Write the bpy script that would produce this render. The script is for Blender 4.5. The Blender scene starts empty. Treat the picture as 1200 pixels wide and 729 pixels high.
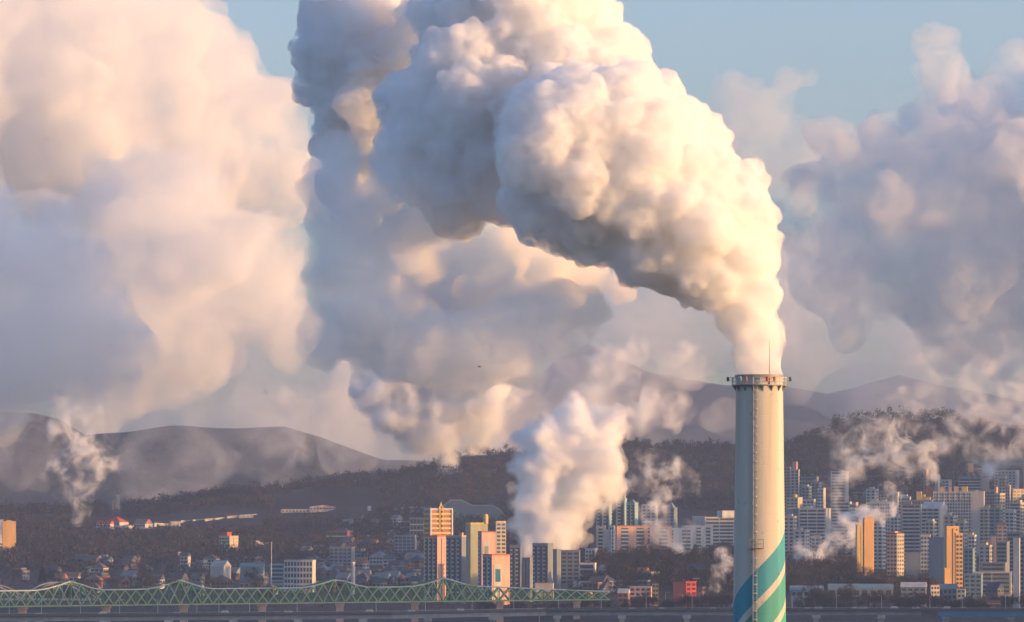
import bpy, bmesh, math, random, time
import numpy as np
import openvdb
from mathutils import Vector, Matrix

T0 = time.time()
S = bpy.context.scene
COL = S.collection
R = math.radians
random.seed(7)

# ------------------------------------------------------------------ camera
F = 7000.0            # focal length in photograph pixels (1200 wide)
EYE = 71.0            # eye height above the river, metres
HORIZON = 600.0       # photograph row of the true horizon
cam_d = bpy.data.cameras.new('camera')
cam = bpy.data.objects.new('camera', cam_d)
COL.objects.link(cam)
cam.location = (0, 0, EYE)
cam.rotation_euler = (R(90), 0, 0)
cam_d.sensor_fit = 'HORIZONTAL'
cam_d.sensor_width = 36.0
cam_d.lens = 36.0 * F / 1200.0
cam_d.shift_y = (HORIZON - 364.5) / 1200.0
cam_d.clip_start = 1.0
cam_d.clip_end = 80000.0
S.camera = cam

# ------------------------------------------------------------------ sky, sun, exposure
SUN_EL, SUN_AZ = R(4.2), R(18.0)     # azimuth measured from +X towards the camera (-Y)
sun_vec = Vector((math.cos(SUN_EL) * math.cos(SUN_AZ), -math.cos(SUN_EL) * math.sin(SUN_AZ), math.sin(SUN_EL)))
W = bpy.data.worlds.new('World')
S.world = W
W.use_nodes = True
wn = W.node_tree
wn.nodes.clear()
sky = wn.nodes.new('ShaderNodeTexSky')
sky.sky_type = 'NISHITA'
sky.sun_disc = False
sky.sun_elevation = SUN_EL
sky.sun_rotation = math.atan2(sun_vec.x, sun_vec.y)
sky.altitude = 50
sky.air_density = 0.8
sky.dust_density = 1.2
sky.ozone_density = 2.2
bg = wn.nodes.new('ShaderNodeBackground')
bg.inputs['Strength'].default_value = 0.15
wo = wn.nodes.new('ShaderNodeOutputWorld')
tint = wn.nodes.new('ShaderNodeMixRGB')      # white balance of the skylight
tint.blend_type = 'MULTIPLY'
tint.inputs[0].default_value = 1.0
tint.inputs[2].default_value = (0.96, 1.02, 1.22, 1)
hsv = wn.nodes.new('ShaderNodeHueSaturation')
hsv.inputs['Saturation'].default_value = 0.86
wn.links.new(sky.outputs['Color'], hsv.inputs['Color'])
wn.links.new(hsv.outputs['Color'], tint.inputs[1])
wn.links.new(tint.outputs[0], bg.inputs['Color'])
wn.links.new(bg.outputs['Background'], wo.inputs['Surface'])

sl = bpy.data.lights.new('sun', 'SUN')
sl.energy = 3.1
sl.angle = R(0.5)
sl.color = (1.0, 0.53, 0.175)
so = bpy.data.objects.new('sun', sl)
COL.objects.link(so)
so.rotation_euler = sun_vec.to_track_quat('Z', 'Y').to_euler()
so.location = (400, -200, 300)

S.view_settings.view_transform = 'Standard'
S.view_settings.look = 'None'
S.view_settings.exposure = 1.34
S.view_settings.gamma = 1.0
S.render.engine = 'CYCLES'
cy = S.cycles
cy.use_denoising = True
cy.max_bounces = 16
cy.diffuse_bounces = 3
cy.glossy_bounces = 2
cy.transmission_bounces = 4
cy.volume_bounces = 14
cy.transparent_max_bounces = 160
cy.sample_clamp_indirect = 6.0
cy.use_adaptive_sampling = True
cy.adaptive_threshold = 0.02

# ------------------------------------------------------------------ helpers
def at(px, py, d):
    """World point seen at photograph pixel (px, py) at distance d."""
    return Vector(((px - 600.0) * d / F, d, EYE + (HORIZON - py) * d / F))

def tag(o, label=None, cat=None, group=None, kind=None):
    if label: o['label'] = label
    if cat: o['category'] = cat
    if group: o['group'] = group
    if kind: o['kind'] = kind
    return o

def link(o, parent=None):
    COL.objects.link(o)
    if parent is not None: o.parent = parent
    return o

def empty(name, loc, rz=0.0):
    o = bpy.data.objects.new(name, None)
    o.empty_display_size = 1
    o.location = loc
    o.rotation_euler = (0, 0, rz)
    return link(o)

def mesh_np(name, verts, quads, tris=None, mat=None, parent=None, smooth=False):
    me = bpy.data.meshes.new(name)
    nv = len(verts)
    q = np.asarray(quads, dtype=np.int32).reshape(-1, 4) if quads is not None and len(quads) else np.zeros((0, 4), np.int32)
    t = np.asarray(tris, dtype=np.int32).reshape(-1, 3) if tris is not None and len(tris) else np.zeros((0, 3), np.int32)
    me.vertices.add(nv)
    me.vertices.foreach_set('co', np.asarray(verts, dtype=np.float32).ravel())
    nl = q.size + t.size
    me.loops.add(nl)
    me.loops.foreach_set('vertex_index', np.concatenate([q.ravel(), t.ravel()]).astype(np.int32))
    me.polygons.add(len(q) + len(t))
    starts = np.concatenate([np.arange(len(q)) * 4, q.size + np.arange(len(t)) * 3]).astype(np.int32)
    me.polygons.foreach_set('loop_start', starts)
    if smooth:
        me.polygons.foreach_set('use_smooth', np.ones(len(q) + len(t), dtype=bool))
    me.update(calc_edges=True)
    me.validate()
    if mat: me.materials.append(mat)
    return link(bpy.data.objects.new(name, me), parent)

# ------------------------------------------------------------------ materials
def new_mat(name):
    m = bpy.data.materials.new(name)
    m.use_nodes = True
    nt = m.node_tree
    nt.nodes.clear()
    out = nt.nodes.new('ShaderNodeOutputMaterial')
    return m, nt, out

def steam_mat(name, density, surf=0.0, color=(1, 1, 1), g=0.0, scol=(0.9, 0.9, 0.9), noise=None, nr=(.42, .66, .02, 2.6)):
    m, nt, out = new_mat(name)
    v = nt.nodes.new('ShaderNodeVolumeScatter')
    v.inputs['Color'].default_value = (*color, 1)
    v.inputs['Density'].default_value = density
    v.inputs['Anisotropy'].default_value = g
    nt.links.new(v.outputs[0], out.inputs['Volume'])
    if noise:       # threads and holes inside a thin wisp
        tc = nt.nodes.new('ShaderNodeTexCoord'); no = nt.nodes.new('ShaderNodeTexNoise'); mr = nt.nodes.new('ShaderNodeMapRange')
        no.inputs['Scale'].default_value = noise; no.inputs['Detail'].default_value = 4; no.inputs['Roughness'].default_value = .62; no.inputs['Distortion'].default_value = 1.2
        mr.interpolation_type = 'SMOOTHSTEP'
        mr.inputs['From Min'].default_value = nr[0]; mr.inputs['From Max'].default_value = nr[1]; mr.inputs['To Min'].default_value = nr[2] * density; mr.inputs['To Max'].default_value = nr[3] * density
        nt.links.new(tc.outputs['Object'], no.inputs['Vector']); nt.links.new(no.outputs['Fac'], mr.inputs['Value']); nt.links.new(mr.outputs[0], v.inputs['Density'])
    if surf > 0:
        tr = nt.nodes.new('ShaderNodeBsdfTransparent')
        df = nt.nodes.new('ShaderNodeBsdfDiffuse')
        df.inputs['Color'].default_value = (*scol, 1)
        mx = nt.nodes.new('ShaderNodeMixShader')
        mx.inputs[0].default_value = surf
        nt.links.new(tr.outputs[0], mx.inputs[1]); nt.links.new(df.outputs[0], mx.inputs[2])
        nt.links.new(mx.outputs[0], out.inputs['Surface'])
    return m

# ------------------------------------------------------------------ steam: fields and surfaces
def up_axis(a, n, ax):
    m = a.shape[ax]
    x = np.linspace(0, m - 1.001, n)
    i = x.astype(int); f = (x - i).astype(np.float32)
    f = f * f * (3 - 2 * f)
    sh = [1] * a.ndim; sh[ax] = n
    f = f.reshape(sh)
    return np.take(a, i, ax) * (1 - f) + np.take(a, i + 1, ax) * f

def fbm(shape, cell, rng, octaves=4, gain=0.5, ridged=False):
    out = np.zeros(shape, np.float32); amp = 1.0
    for o in range(octaves):
        c = cell / 2 ** o
        if c < 1.5: break
        lat = rng.uniform(-1, 1, [max(2, int(math.ceil(s / c)) + 2) for s in shape]).astype(np.float32)
        for ax in range(3): lat = up_axis(lat, shape[ax], ax)
        out += amp * (np.abs(lat) * 2 - 1 if ridged else lat)
        amp *= gain
    return out

def splat(field, lo, h, spheres, k=0.0):
    for (x, y, z, r) in spheres:
        pad = r + 4 * h
        i0 = [max(0, int((c - pad - l) / h)) for c, l in zip((x, y, z), lo)]
        i1 = [min(s, int((c + pad - l) / h) + 2) for c, l, s in zip((x, y, z), lo, field.shape)]
        if any(a >= b for a, b in zip(i0, i1)): continue
        gx = (lo[0] + h * np.arange(i0[0], i1[0]) - x)[:, None, None]
        gy = (lo[1] + h * np.arange(i0[1], i1[1]) - y)[None, :, None]
        gz = (lo[2] + h * np.arange(i0[2], i1[2]) - z)[None, None, :]
        d = np.sqrt((gx * gx + gy * gy + gz * gz).astype(np.float32)) - r
        sub = field[i0[0]:i1[0], i0[1]:i1[1], i0[2]:i1[2]]
        if k > 0:
            hh = np.maximum(k - np.abs(sub - d), 0) / k
            np.minimum(sub, d, out=sub)
            sub -= hh * hh * k * 0.25
        else:
            np.minimum(sub, d, out=sub)

def bud(spheres, n, lo_r, hi_r, rng, out=0.0):
    """Smaller lobes spread over the surface of each sphere, thrown out those buried in others."""
    base = np.array(spheres, dtype=np.float64)
    res = []
    for (x, y, z, r) in spheres:
        v = rng.normal(size=(n, 3)); v /= np.linalg.norm(v, axis=1)[:, None]
        rr = r * rng.uniform(lo_r, hi_r, n)
        c = np.array([x, y, z]) + v * (r + rr * (out - 0.25))[:, None]
        dist = np.sqrt(((c[:, None, :] - base[None, :, :3]) ** 2).sum(2)) - base[None, :, 3]
        keep = dist.min(1) > -0.75 * rr
        res += [(*a, b) for a, b in zip(c[keep], rr[keep])]
    return res

def blur(f):
    for ax in range(3):
        a = np.moveaxis(f, ax, 0)
        b = a.copy()
        b[1:-1] = 0.5 * a[1:-1] + 0.25 * (a[:-2] + a[2:])
        f = np.moveaxis(b, 0, ax)
    return f

def vnoise(p, cell, rng, octaves=3, gain=.5):
    out = np.zeros(len(p), np.float32); amp = 1.0
    for o in range(octaves):
        q = p / (cell / 2 ** o) + rng.uniform(0, 50, 3)
        lat = rng.uniform(-1, 1, (32, 32, 32)).astype(np.float32)
        i = np.floor(q).astype(int); f = (q - i).astype(np.float32); f = f * f * (3 - 2 * f)
        i0 = i % 32; i1 = (i + 1) % 32
        acc = 0
        for a in (0, 1):
            for b in (0, 1):
                for c in (0, 1):
                    w = (f[:, 0] if a else 1 - f[:, 0]) * (f[:, 1] if b else 1 - f[:, 1]) * (f[:, 2] if c else 1 - f[:, 2])
                    acc = acc + w * lat[(i1 if a else i0)[:, 0], (i1 if b else i0)[:, 1], (i1 if c else i0)[:, 2]]
        out += amp * acc; amp *= gain
    return out

def surface(field, lo, h, d, px, py, iso, name, mat, parent=None, smooth=True, rough=None, seed=0):
    """Iso-surface of a field laid out in photograph pixels at distance d, as a mesh in metres about the point (px, py, d)."""
    g = openvdb.FloatGrid(99.0)
    f = np.ascontiguousarray(field)
    # close the field at its own border
    for ax in range(3):
        a = np.moveaxis(f, ax, 0); a[0] = np.maximum(a[0], 1.0 + iso); a[-1] = np.maximum(a[-1], 1.0 + iso)
    g.copyFromArray(f)
    pts, quads = g.convertToQuads(iso) if hasattr(g, 'convertToQuads') else g.convertToPolygons(iso)[:2]
    s = d / F
    # drop specks: loose islands of few faces
    lab = np.arange(len(pts))
    ed = np.concatenate([quads[:, [0, 1]], quads[:, [1, 2]], quads[:, [2, 3]]]).astype(np.int64)
    while True:
        m_ = np.minimum(lab[ed[:, 0]], lab[ed[:, 1]])
        new = lab.copy(); np.minimum.at(new, ed[:, 0], m_); np.minimum.at(new, ed[:, 1], m_)
        new = new[new]; new = new[new]
        if (new == lab).all(): break
        lab = new
    cnt = np.bincount(lab, minlength=len(pts))[lab]
    quads = quads[cnt[quads[:, 0]] > 900]
    used = np.unique(quads); remap = np.zeros(len(pts), np.int64); remap[used] = np.arange(len(used))
    pts = pts[used]; quads = remap[quads]
    v = pts * h + np.array(lo)
    if rough:
        tri = np.concatenate([quads[:, [0, 1, 2]], quads[:, [0, 2, 3]]])
        fn = np.cross(v[tri[:, 1]] - v[tri[:, 0]], v[tri[:, 2]] - v[tri[:, 0]])
        nn = np.zeros_like(v)
        for c in range(3):
            for k in range(3): nn[:, k] += np.bincount(tri[:, c], fn[:, k], len(v))
        nn /= np.linalg.norm(nn, axis=1)[:, None] + 1e-9
        v = v + nn * (rough[0] * vnoise(v, rough[1], np.random.default_rng(seed + 100), max(1, min(4, int(math.log2(max(rough[1] / (4 * h), 1))) + 1)), .55))[:, None]
    v = v * s
    return mesh_np(name, v, quads, None, mat, parent, smooth)

def cloud_field(blobs, h, seed, buds=((40, .22, .45), (26, .2, .42)), k=6.0, warp=0.0, warp_cell=40, sharp=1):
    """blobs: (px, py, radius, depth) in photograph pixels relative to nothing; returned in (x, depth, up) axes with up = -py."""
    rng = np.random.default_rng(seed)
    sp = [(x, dp, -y, r) for (x, y, r, dp) in blobs]
    b = np.array(sp)
    m = 1.6
    lo = (b[:, :3] - b[:, 3:] * m).min(0) - 2 * h
    hi = (b[:, :3] + b[:, 3:] * m).max(0) + 2 * h
    shape = tuple(int(math.ceil((q - p) / h)) + 1 for p, q in zip(lo, hi))
    f = np.full(shape, 60.0, np.float32)
    splat(f, lo, h, sp, k)
    lev = sp
    for i, (n, a, c) in enumerate(buds):
        lev = bud(lev, n, a, c, rng)
        lev = [q for q in lev if q[3] > 1.2 * h]
        splat(f, lev and lo, h, lev, k / (2 ** (i + 1))) if lev else None
    if warp > 0:
        f += warp * fbm(shape, warp_cell / h, rng, 5, 0.55)
    for _ in range(sharp): f = blur(f)
    return f, lo
HAZE = 0.5e-4


def cloud(name, d, blobs, h, seed, mat, label, cat='steam plume', base=None, kind=None, group=None, iso=(0.0,), mats=None, rough=None, **kw):
    f, lo = cloud_field(blobs, h, seed, **kw)
    if base is None: base = (blobs[0][0], blobs[0][1] + blobs[0][2])
    s = d / F
    lo2 = (lo[0] - base[0], lo[1], lo[2] + base[1])
    root = None
    for i, t in enumerate(iso):
        o = surface(f, lo2, h, d, 0, 0, t, name if i == 0 else 'dense_core', (mats or [mat] * 9)[i], root, rough=rough if i == 0 else None, seed=seed)
        if i == 0:
            root = o
            o.location = at(base[0], base[1], d)
            tag(o, label, cat, group, kind)
    print(name, f.shape, len(root.data.polygons), round(time.time() - T0, 1))
    return root
D0 = 900.0
k0 = F / D0

# ------------------------------------------------------------------ materials of the place
def paint(name, col, rough=0.85, var=0.18, scale=0.25, spec=0.2, streak=False):
    m, nt, out = new_mat(name)
    p = nt.nodes.new('ShaderNodeBsdfPrincipled')
    p.inputs['Roughness'].default_value = rough
    p.inputs['Specular IOR Level'].default_value = spec
    tc = nt.nodes.new('ShaderNodeTexCoord')
    mp = nt.nodes.new('ShaderNodeMapping')
    mp.inputs['Scale'].default_value = (1, 1, 0.25) if streak else (1, 1, 1)
    no = nt.nodes.new('ShaderNodeTexNoise')
    no.inputs['Scale'].default_value = scale
    no.inputs['Detail'].default_value = 5
    rp = nt.nodes.new('ShaderNodeValToRGB')
    rp.color_ramp.elements[0].position = 0.3
    rp.color_ramp.elements[1].position = 0.72
    rp.color_ramp.elements[0].color = (*[c * (1 - var) for c in col], 1)
    rp.color_ramp.elements[1].color = (*[min(1, c * (1 + var)) for c in col], 1)
    L = nt.links.new
    L(tc.outputs['Object'], mp.inputs[0]); L(mp.outputs[0], no.inputs['Vector'])
    L(no.outputs['Fac'], rp.inputs[0]); L(rp.outputs[0], p.inputs['Base Color']); L(p.outputs[0], out.inputs['Surface'])
    return m

M = {}
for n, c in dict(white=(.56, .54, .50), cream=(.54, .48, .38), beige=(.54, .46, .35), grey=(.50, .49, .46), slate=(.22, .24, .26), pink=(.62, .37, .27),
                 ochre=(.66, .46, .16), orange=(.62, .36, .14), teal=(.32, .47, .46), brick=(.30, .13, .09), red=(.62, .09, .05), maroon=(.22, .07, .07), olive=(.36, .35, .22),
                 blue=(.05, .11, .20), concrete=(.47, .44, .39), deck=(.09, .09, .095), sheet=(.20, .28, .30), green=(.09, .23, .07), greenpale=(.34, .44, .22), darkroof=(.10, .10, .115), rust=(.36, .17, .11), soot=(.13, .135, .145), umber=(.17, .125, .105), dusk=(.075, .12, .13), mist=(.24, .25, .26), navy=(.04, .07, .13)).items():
    M[n] = paint(n + '_paint', c, streak=True)
M['glass'] = paint('dark_glass', (.035, .05, .07), rough=0.25, var=0.5, scale=0.4, spec=0.5)
M['blueglass'] = paint('blue_glass', (.02, .13, .20), rough=0.7, var=0.3, scale=0.4, spec=0.2)
M['steel'] = paint('grey_steel', (.22, .23, .24), rough=0.5, spec=0.4)
M['palesteel'] = paint('pale_steel', (.55, .54, .52), rough=0.5, spec=0.4)
M['asphalt'] = paint('asphalt', (.05, .05, .052))
M['bark'] = paint('bark', (.085, .065, .055), scale=0.8)
M['twig'] = paint('bare_twigs', (.046, .042, .043), scale=0.06, var=0.4)
M['twigred'] = paint('reddish_twigs', (.075, .05, .045), scale=0.06, var=0.4)
M['pine'] = paint('pine_needles', (.035, .05, .04), scale=0.06, var=0.4)

# ------------------------------------------------------------------ mesh collector
class MB:
    def __init__(s): s.v = []; s.f = []
    def box(s, x0, x1, y0, y1, z0, z1):
        n = len(s.v)
        s.v += [(x0, y0, z0), (x1, y0, z0), (x1, y1, z0), (x0, y1, z0), (x0, y0, z1), (x1, y0, z1), (x1, y1, z1), (x0, y1, z1)]
        s.f += [(n, n + 3, n + 2, n + 1), (n + 4, n + 5, n + 6, n + 7), (n, n + 1, n + 5, n + 4), (n + 1, n + 2, n + 6, n + 5), (n + 2, n + 3, n + 7, n + 6), (n + 3, n, n + 4, n + 7)]
        return s
    def bar(s, a, b, w, h=None):
        """A square bar from a to b."""
        a, b = Vector(a), Vector(b); h = h or w
        t = (b - a).normalized()
        up = Vector((0, 0, 1)) if abs(t.z) < 0.95 else Vector((0, 1, 0))
        x = t.cross(up).normalized() * w / 2; y = x.cross(t).normalized() * h / 2
        n = len(s.v)
        s.v += [tuple(p + q) for p in (a, b) for q in (-x - y, x - y, x + y, -x + y)]
        s.f += [(n, n + 1, n + 2, n + 3), (n + 7, n + 6, n + 5, n + 4)] + [(n + i, n + 4 + i, n + 4 + (i + 1) % 4, n + (i + 1) % 4) for i in range(4)]
        return s
    def tube(s, pts, n=10):
        """A lathe: pts = (x, y, z, r) rings, closed at both ends."""
        k = len(s.v)
        for (x, y, z, r) in pts:
            s.v += [(x + r * math.cos(2 * math.pi * i / n), y + r * math.sin(2 * math.pi * i / n), z) for i in range(n)]
        for j in range(len(pts) - 1):
            s.f += [(k + j * n + i, k + j * n + (i + 1) % n, k + (j + 1) * n + (i + 1) % n, k + (j + 1) * n + i) for i in range(n)]
        s.f += [tuple(k + i for i in range(n))[::-1], tuple(k + (len(pts) - 1) * n + i for i in range(n))]
        return s
    def gable(s, x0, x1, y0, y1, z0, h, axis='x'):
        n = len(s.v)
        if axis == 'x':
            ym = (y0 + y1) / 2
            s.v += [(x0, y0, z0), (x1, y0, z0), (x1, y1, z0), (x0, y1, z0), (x0, ym, z0 + h), (x1, ym, z0 + h)]
            s.f += [(n, n + 3, n + 2, n + 1), (n, n + 1, n + 5, n + 4), (n + 2, n + 3, n + 4, n + 5), (n + 1, n + 2, n + 5), (n + 3, n, n + 4)]
        else:
            xm = (x0 + x1) / 2
            s.v += [(x0, y0, z0), (x1, y0, z0), (x1, y1, z0), (x0, y1, z0), (xm, y0, z0 + h), (xm, y1, z0 + h)]
            s.f += [(n, n + 3, n + 2, n + 1), (n + 1, n + 2, n + 5, n + 4), (n + 3, n, n + 4, n + 5), (n, n + 1, n + 4), (n + 2, n + 3, n + 5)]
        return s
    def pyr(s, x0, x1, y0, y1, z0, h):
        n = len(s.v)
        s.v += [(x0, y0, z0), (x1, y0, z0), (x1, y1, z0), (x0, y1, z0), ((x0 + x1) / 2, (y0 + y1) / 2, z0 + h)]
        s.f += [(n, n + 3, n + 2, n + 1)] + [(n + i, n + (i + 1) % 4, n + 4) for i in range(4)]
        return s
    def build(s, name, mat, parent=None, stuff=False, loc=None):
        me = bpy.data.meshes.new(name)
        me.from_pydata(s.v, [], s.f); me.update()
        if mat: me.materials.append(mat)
        o = bpy.data.objects.new(name, me)
        if loc is not None: o.location = loc
        link(o, parent)
        if stuff: o['kind'] = 'stuff'
        return o

def same(name, proto, loc, parent):
    o = bpy.data.objects.new(name, proto.data); o.location = loc
    return link(o, parent)

# ------------------------------------------------------------------ terrain
PX = [-3000, -200, 0, 130, 300, 440, 560, 640, 730, 860, 930, 1000, 1110, 1200, 1500, 4000]
DD = [3500, 3700, 3800, 3900, 4100, 4500, 5000, 5500, 6000, 6350, 6700, 7300, 8200]
ZZ = [
    [-3] * 16,
    [-3] * 9 + [1, 3, 3, 3, 3, 3, 3],
    [-2] * 7 + [0, 3, 5, 6, 6, 6, 6, 6, 6],
    [5] * 7 + [6, 8, 9, 9, 9, 9, 9, 9, 9],
    [10] * 7 + [11, 13, 13, 13, 13, 12, 12, 12, 12],
    [16] * 7 + [20, 33, 31, 30, 28, 20, 18, 18, 18],
    [24, 24, 22, 24, 24, 24, 24, 28, 38, 38, 30, 30, 30, 30, 30, 30],
    [40, 40, 36, 38, 38, 36, 36, 38, 46, 48, 48, 48, 48, 48, 48, 40],
    [60, 60, 56, 57, 60, 62, 58, 58, 72, 72, 72, 70, 70, 70, 66, 50],
    [72, 70, 70, 70, 90, 103, 112, 110, 112, 110, 110, 118, 118, 110, 96, 60],
    [60, 60, 62, 64, 82, 100, 132, 138, 141, 140, 143, 171, 176, 154, 126, 70],
    [40, 40, 40, 40, 50, 60, 70, 80, 90, 90, 90, 100, 100, 90, 70, 40],
    [10] * 16]
ZZ = np.array(ZZ, float)

def ground_np(x, y):
    px = 600 + x * F / np.maximum(y, 100)
    d = np.clip(y, DD[0], DD[-1])
    i = np.clip(np.searchsorted(DD, d) - 1, 0, len(DD) - 2)
    j = np.clip(np.searchsorted(PX, px) - 1, 0, len(PX) - 2)
    D_, P_ = np.array(DD, float), np.array(PX, float)
    a = (d - D_[i]) / (D_[i + 1] - D_[i])
    b = np.clip((px - P_[j]) / (P_[j + 1] - P_[j]), 0, 1)
    b = b * b * (3 - 2 * b)
    z = (ZZ[i, j] * (1 - b) + ZZ[i, j + 1] * b) * (1 - a) + (ZZ[i + 1, j] * (1 - b) + ZZ[i + 1, j + 1] * b) * a
    w = np.clip((d - 5200) / 1000, 0, 1)
    z = z + w * (4.0 * np.sin(x * .021 + y * .007) * np.sin(y * .017 - x * .006) + 2.0 * np.sin(x * .06 + 1.3) * np.sin(y * .045) + 1.2 * np.sin(x * .13 + y * .05))
    # the wooded ridge that stands east of the city, beyond the right edge of the picture
    e = np.exp(-((x - 1080) / 240.0) ** 2) * np.clip((y - 3850) / 450, 0, 1) * np.clip((7600 - y) / 700, 0, 1)
    z = z + e * (RIDGE + 0 * np.clip((y - 5200) / 500, 0, 1) + 10 * np.sin(y * .006) + 6 * np.sin(y * .019 + 1))
    return z
RIDGE = 108.0

def ground(x, y): return float(ground_np(np.array([x], float), np.array([y], float))[0])

def d_at_row(px, row, d=3950.0):
    """Distance at which the ground comes up to this row of the photograph."""
    while d < 6650:
        x = at(px, 600, d).x
        if HORIZON + (EYE - ground(x, d)) * F / d <= row: break
        d += 10
    return d

def grid_mesh(name, xs, ys, zf, mat, smooth=True):
    gx, gy = np.meshgrid(xs, ys)
    z = zf(gx, gy)
    v = np.stack([gx, gy, z], 2).reshape(-1, 3)
    n, k = len(xs), len(ys)
    i = (np.arange(k - 1)[:, None] * n + np.arange(n - 1)[None, :]).reshape(-1)
    return mesh_np(name, v, np.stack([i, i + 1, i + n + 1, i + n], 1), None, mat, None, smooth)

M['soil'] = paint('winter_soil', (.042, .034, .03), scale=0.012, var=0.45)
M['rock'] = paint('mountain_rock', (.05, .05, .05), scale=0.004, var=0.4)
def water_mat():
    m, nt, out = new_mat('river_water')
    p = nt.nodes.new('ShaderNodeBsdfPrincipled')
    p.inputs['Base Color'].default_value = (.03, .05, .06, 1); p.inputs['Roughness'].default_value = .12
    tc = nt.nodes.new('ShaderNodeTexCoord'); no = nt.nodes.new('ShaderNodeTexNoise'); bp = nt.nodes.new('ShaderNodeBump')
    no.inputs['Scale'].default_value = .35; no.inputs['Detail'].default_value = 4; bp.inputs['Strength'].default_value = .25
    L = nt.links.new
    L(tc.outputs['Object'], no.inputs['Vector']); L(no.outputs['Fac'], bp.inputs['Height']); L(bp.outputs[0], p.inputs['Normal']); L(p.outputs[0], out.inputs[0])
    return m
tag(mesh_np('river', [(-3200, 1400, 0), (3200, 1400, 0), (3200, 3905, 0), (-3200, 3905, 0)], [(0, 1, 2, 3)], None, water_mat()), kind='structure')
tag(grid_mesh('near_bank', np.linspace(-3200, 3200, 60), np.linspace(-150, 1500, 30), lambda x, y: np.where(y > 1420, -3.0, 3.0 + .4 * np.sin(x * .05) * np.sin(y * .04)), M['soil']), kind='structure')
tag(grid_mesh('ground', np.arange(-3200, 3201, 16.0), np.concatenate([np.arange(3500, 7400, 16.0), np.arange(7400, 8300, 40.0)]), ground_np, M['soil']), kind='structure')

# unseen hill added beyond the right edge to shade the road bridge and truss
def park(x, y): return -3 + 130 * np.exp(-((x - 1080) / 170.0) ** 4) * np.clip((y - 2450) / 250, 0, 1) * np.clip((3640 - y) / 130, 0, 1) * (1 + .05 * np.sin(x * .05) * np.sin(y * .03))  # heights of the added shading hill
tag(grid_mesh('shading_hill', np.arange(800, 1370, 12.0), np.arange(2430, 3661, 15.0), park, M['soil']), kind='structure')
def ridge_sheet(name, d0, dr, d1, prof, amp, seed):
    rng = np.random.default_rng(seed)
    ph = rng.uniform(0, 6, 16)
    xs = np.linspace(-3200, 3200, 640); ys = np.linspace(d0, d1, 110)
    def zf(x, y):
        px = 600 + x * F / dr
        py = np.interp(px, [p[0] for p in prof], [p[1] for p in prof])
        top = EYE + (HORIZON - py) * dr / F
        t = np.where(y < dr, (y - d0) / (dr - d0), (d1 - y) / (d1 - dr))
        n = sum(np.sin(x * (.004 * 1.7 ** i) + ph[i] + .8 * np.sin(y * .004 * 1.6 ** i)) * np.sin(y * (.003 * 1.7 ** i) + ph[i + 8] + .7 * np.sin(x * .003 * 1.6 ** i)) / 1.45 ** i for i in range(8))
        return np.clip(t, 0, 1) ** .9 * top + n * amp * np.clip(4 * t * (1 - t) + .25, 0, 1) - 2 * (t <= 0)
    tag(grid_mesh(name, xs, ys, zf, M['rock']), kind='structure')
    return zf
MIDZ = ridge_sheet('middle_hills', 7900, 9300, 11000, [(-300, 476), (0, 482), (40, 484), (70, 490), (100, 508), (150, 505), (200, 497), (280, 500), (335, 498), (380, 512), (450, 538), (520, 538), (600, 528), (680, 540), (800, 556), (1500, 560), (3000, 580)], 9, 1)
ridge_sheet('mountains', 11200, 13200, 14800, [(-1500, 560), (480, 565), (560, 520), (620, 455), (650, 422), (690, 398), (712, 410), (740, 424), (760, 434), (850, 452), (930, 456), (970, 464), (1000, 455), (1030, 446), (1055, 440), (1100, 452), (1200, 470), (1500, 500), (3000, 560)], 16, 2)

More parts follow.
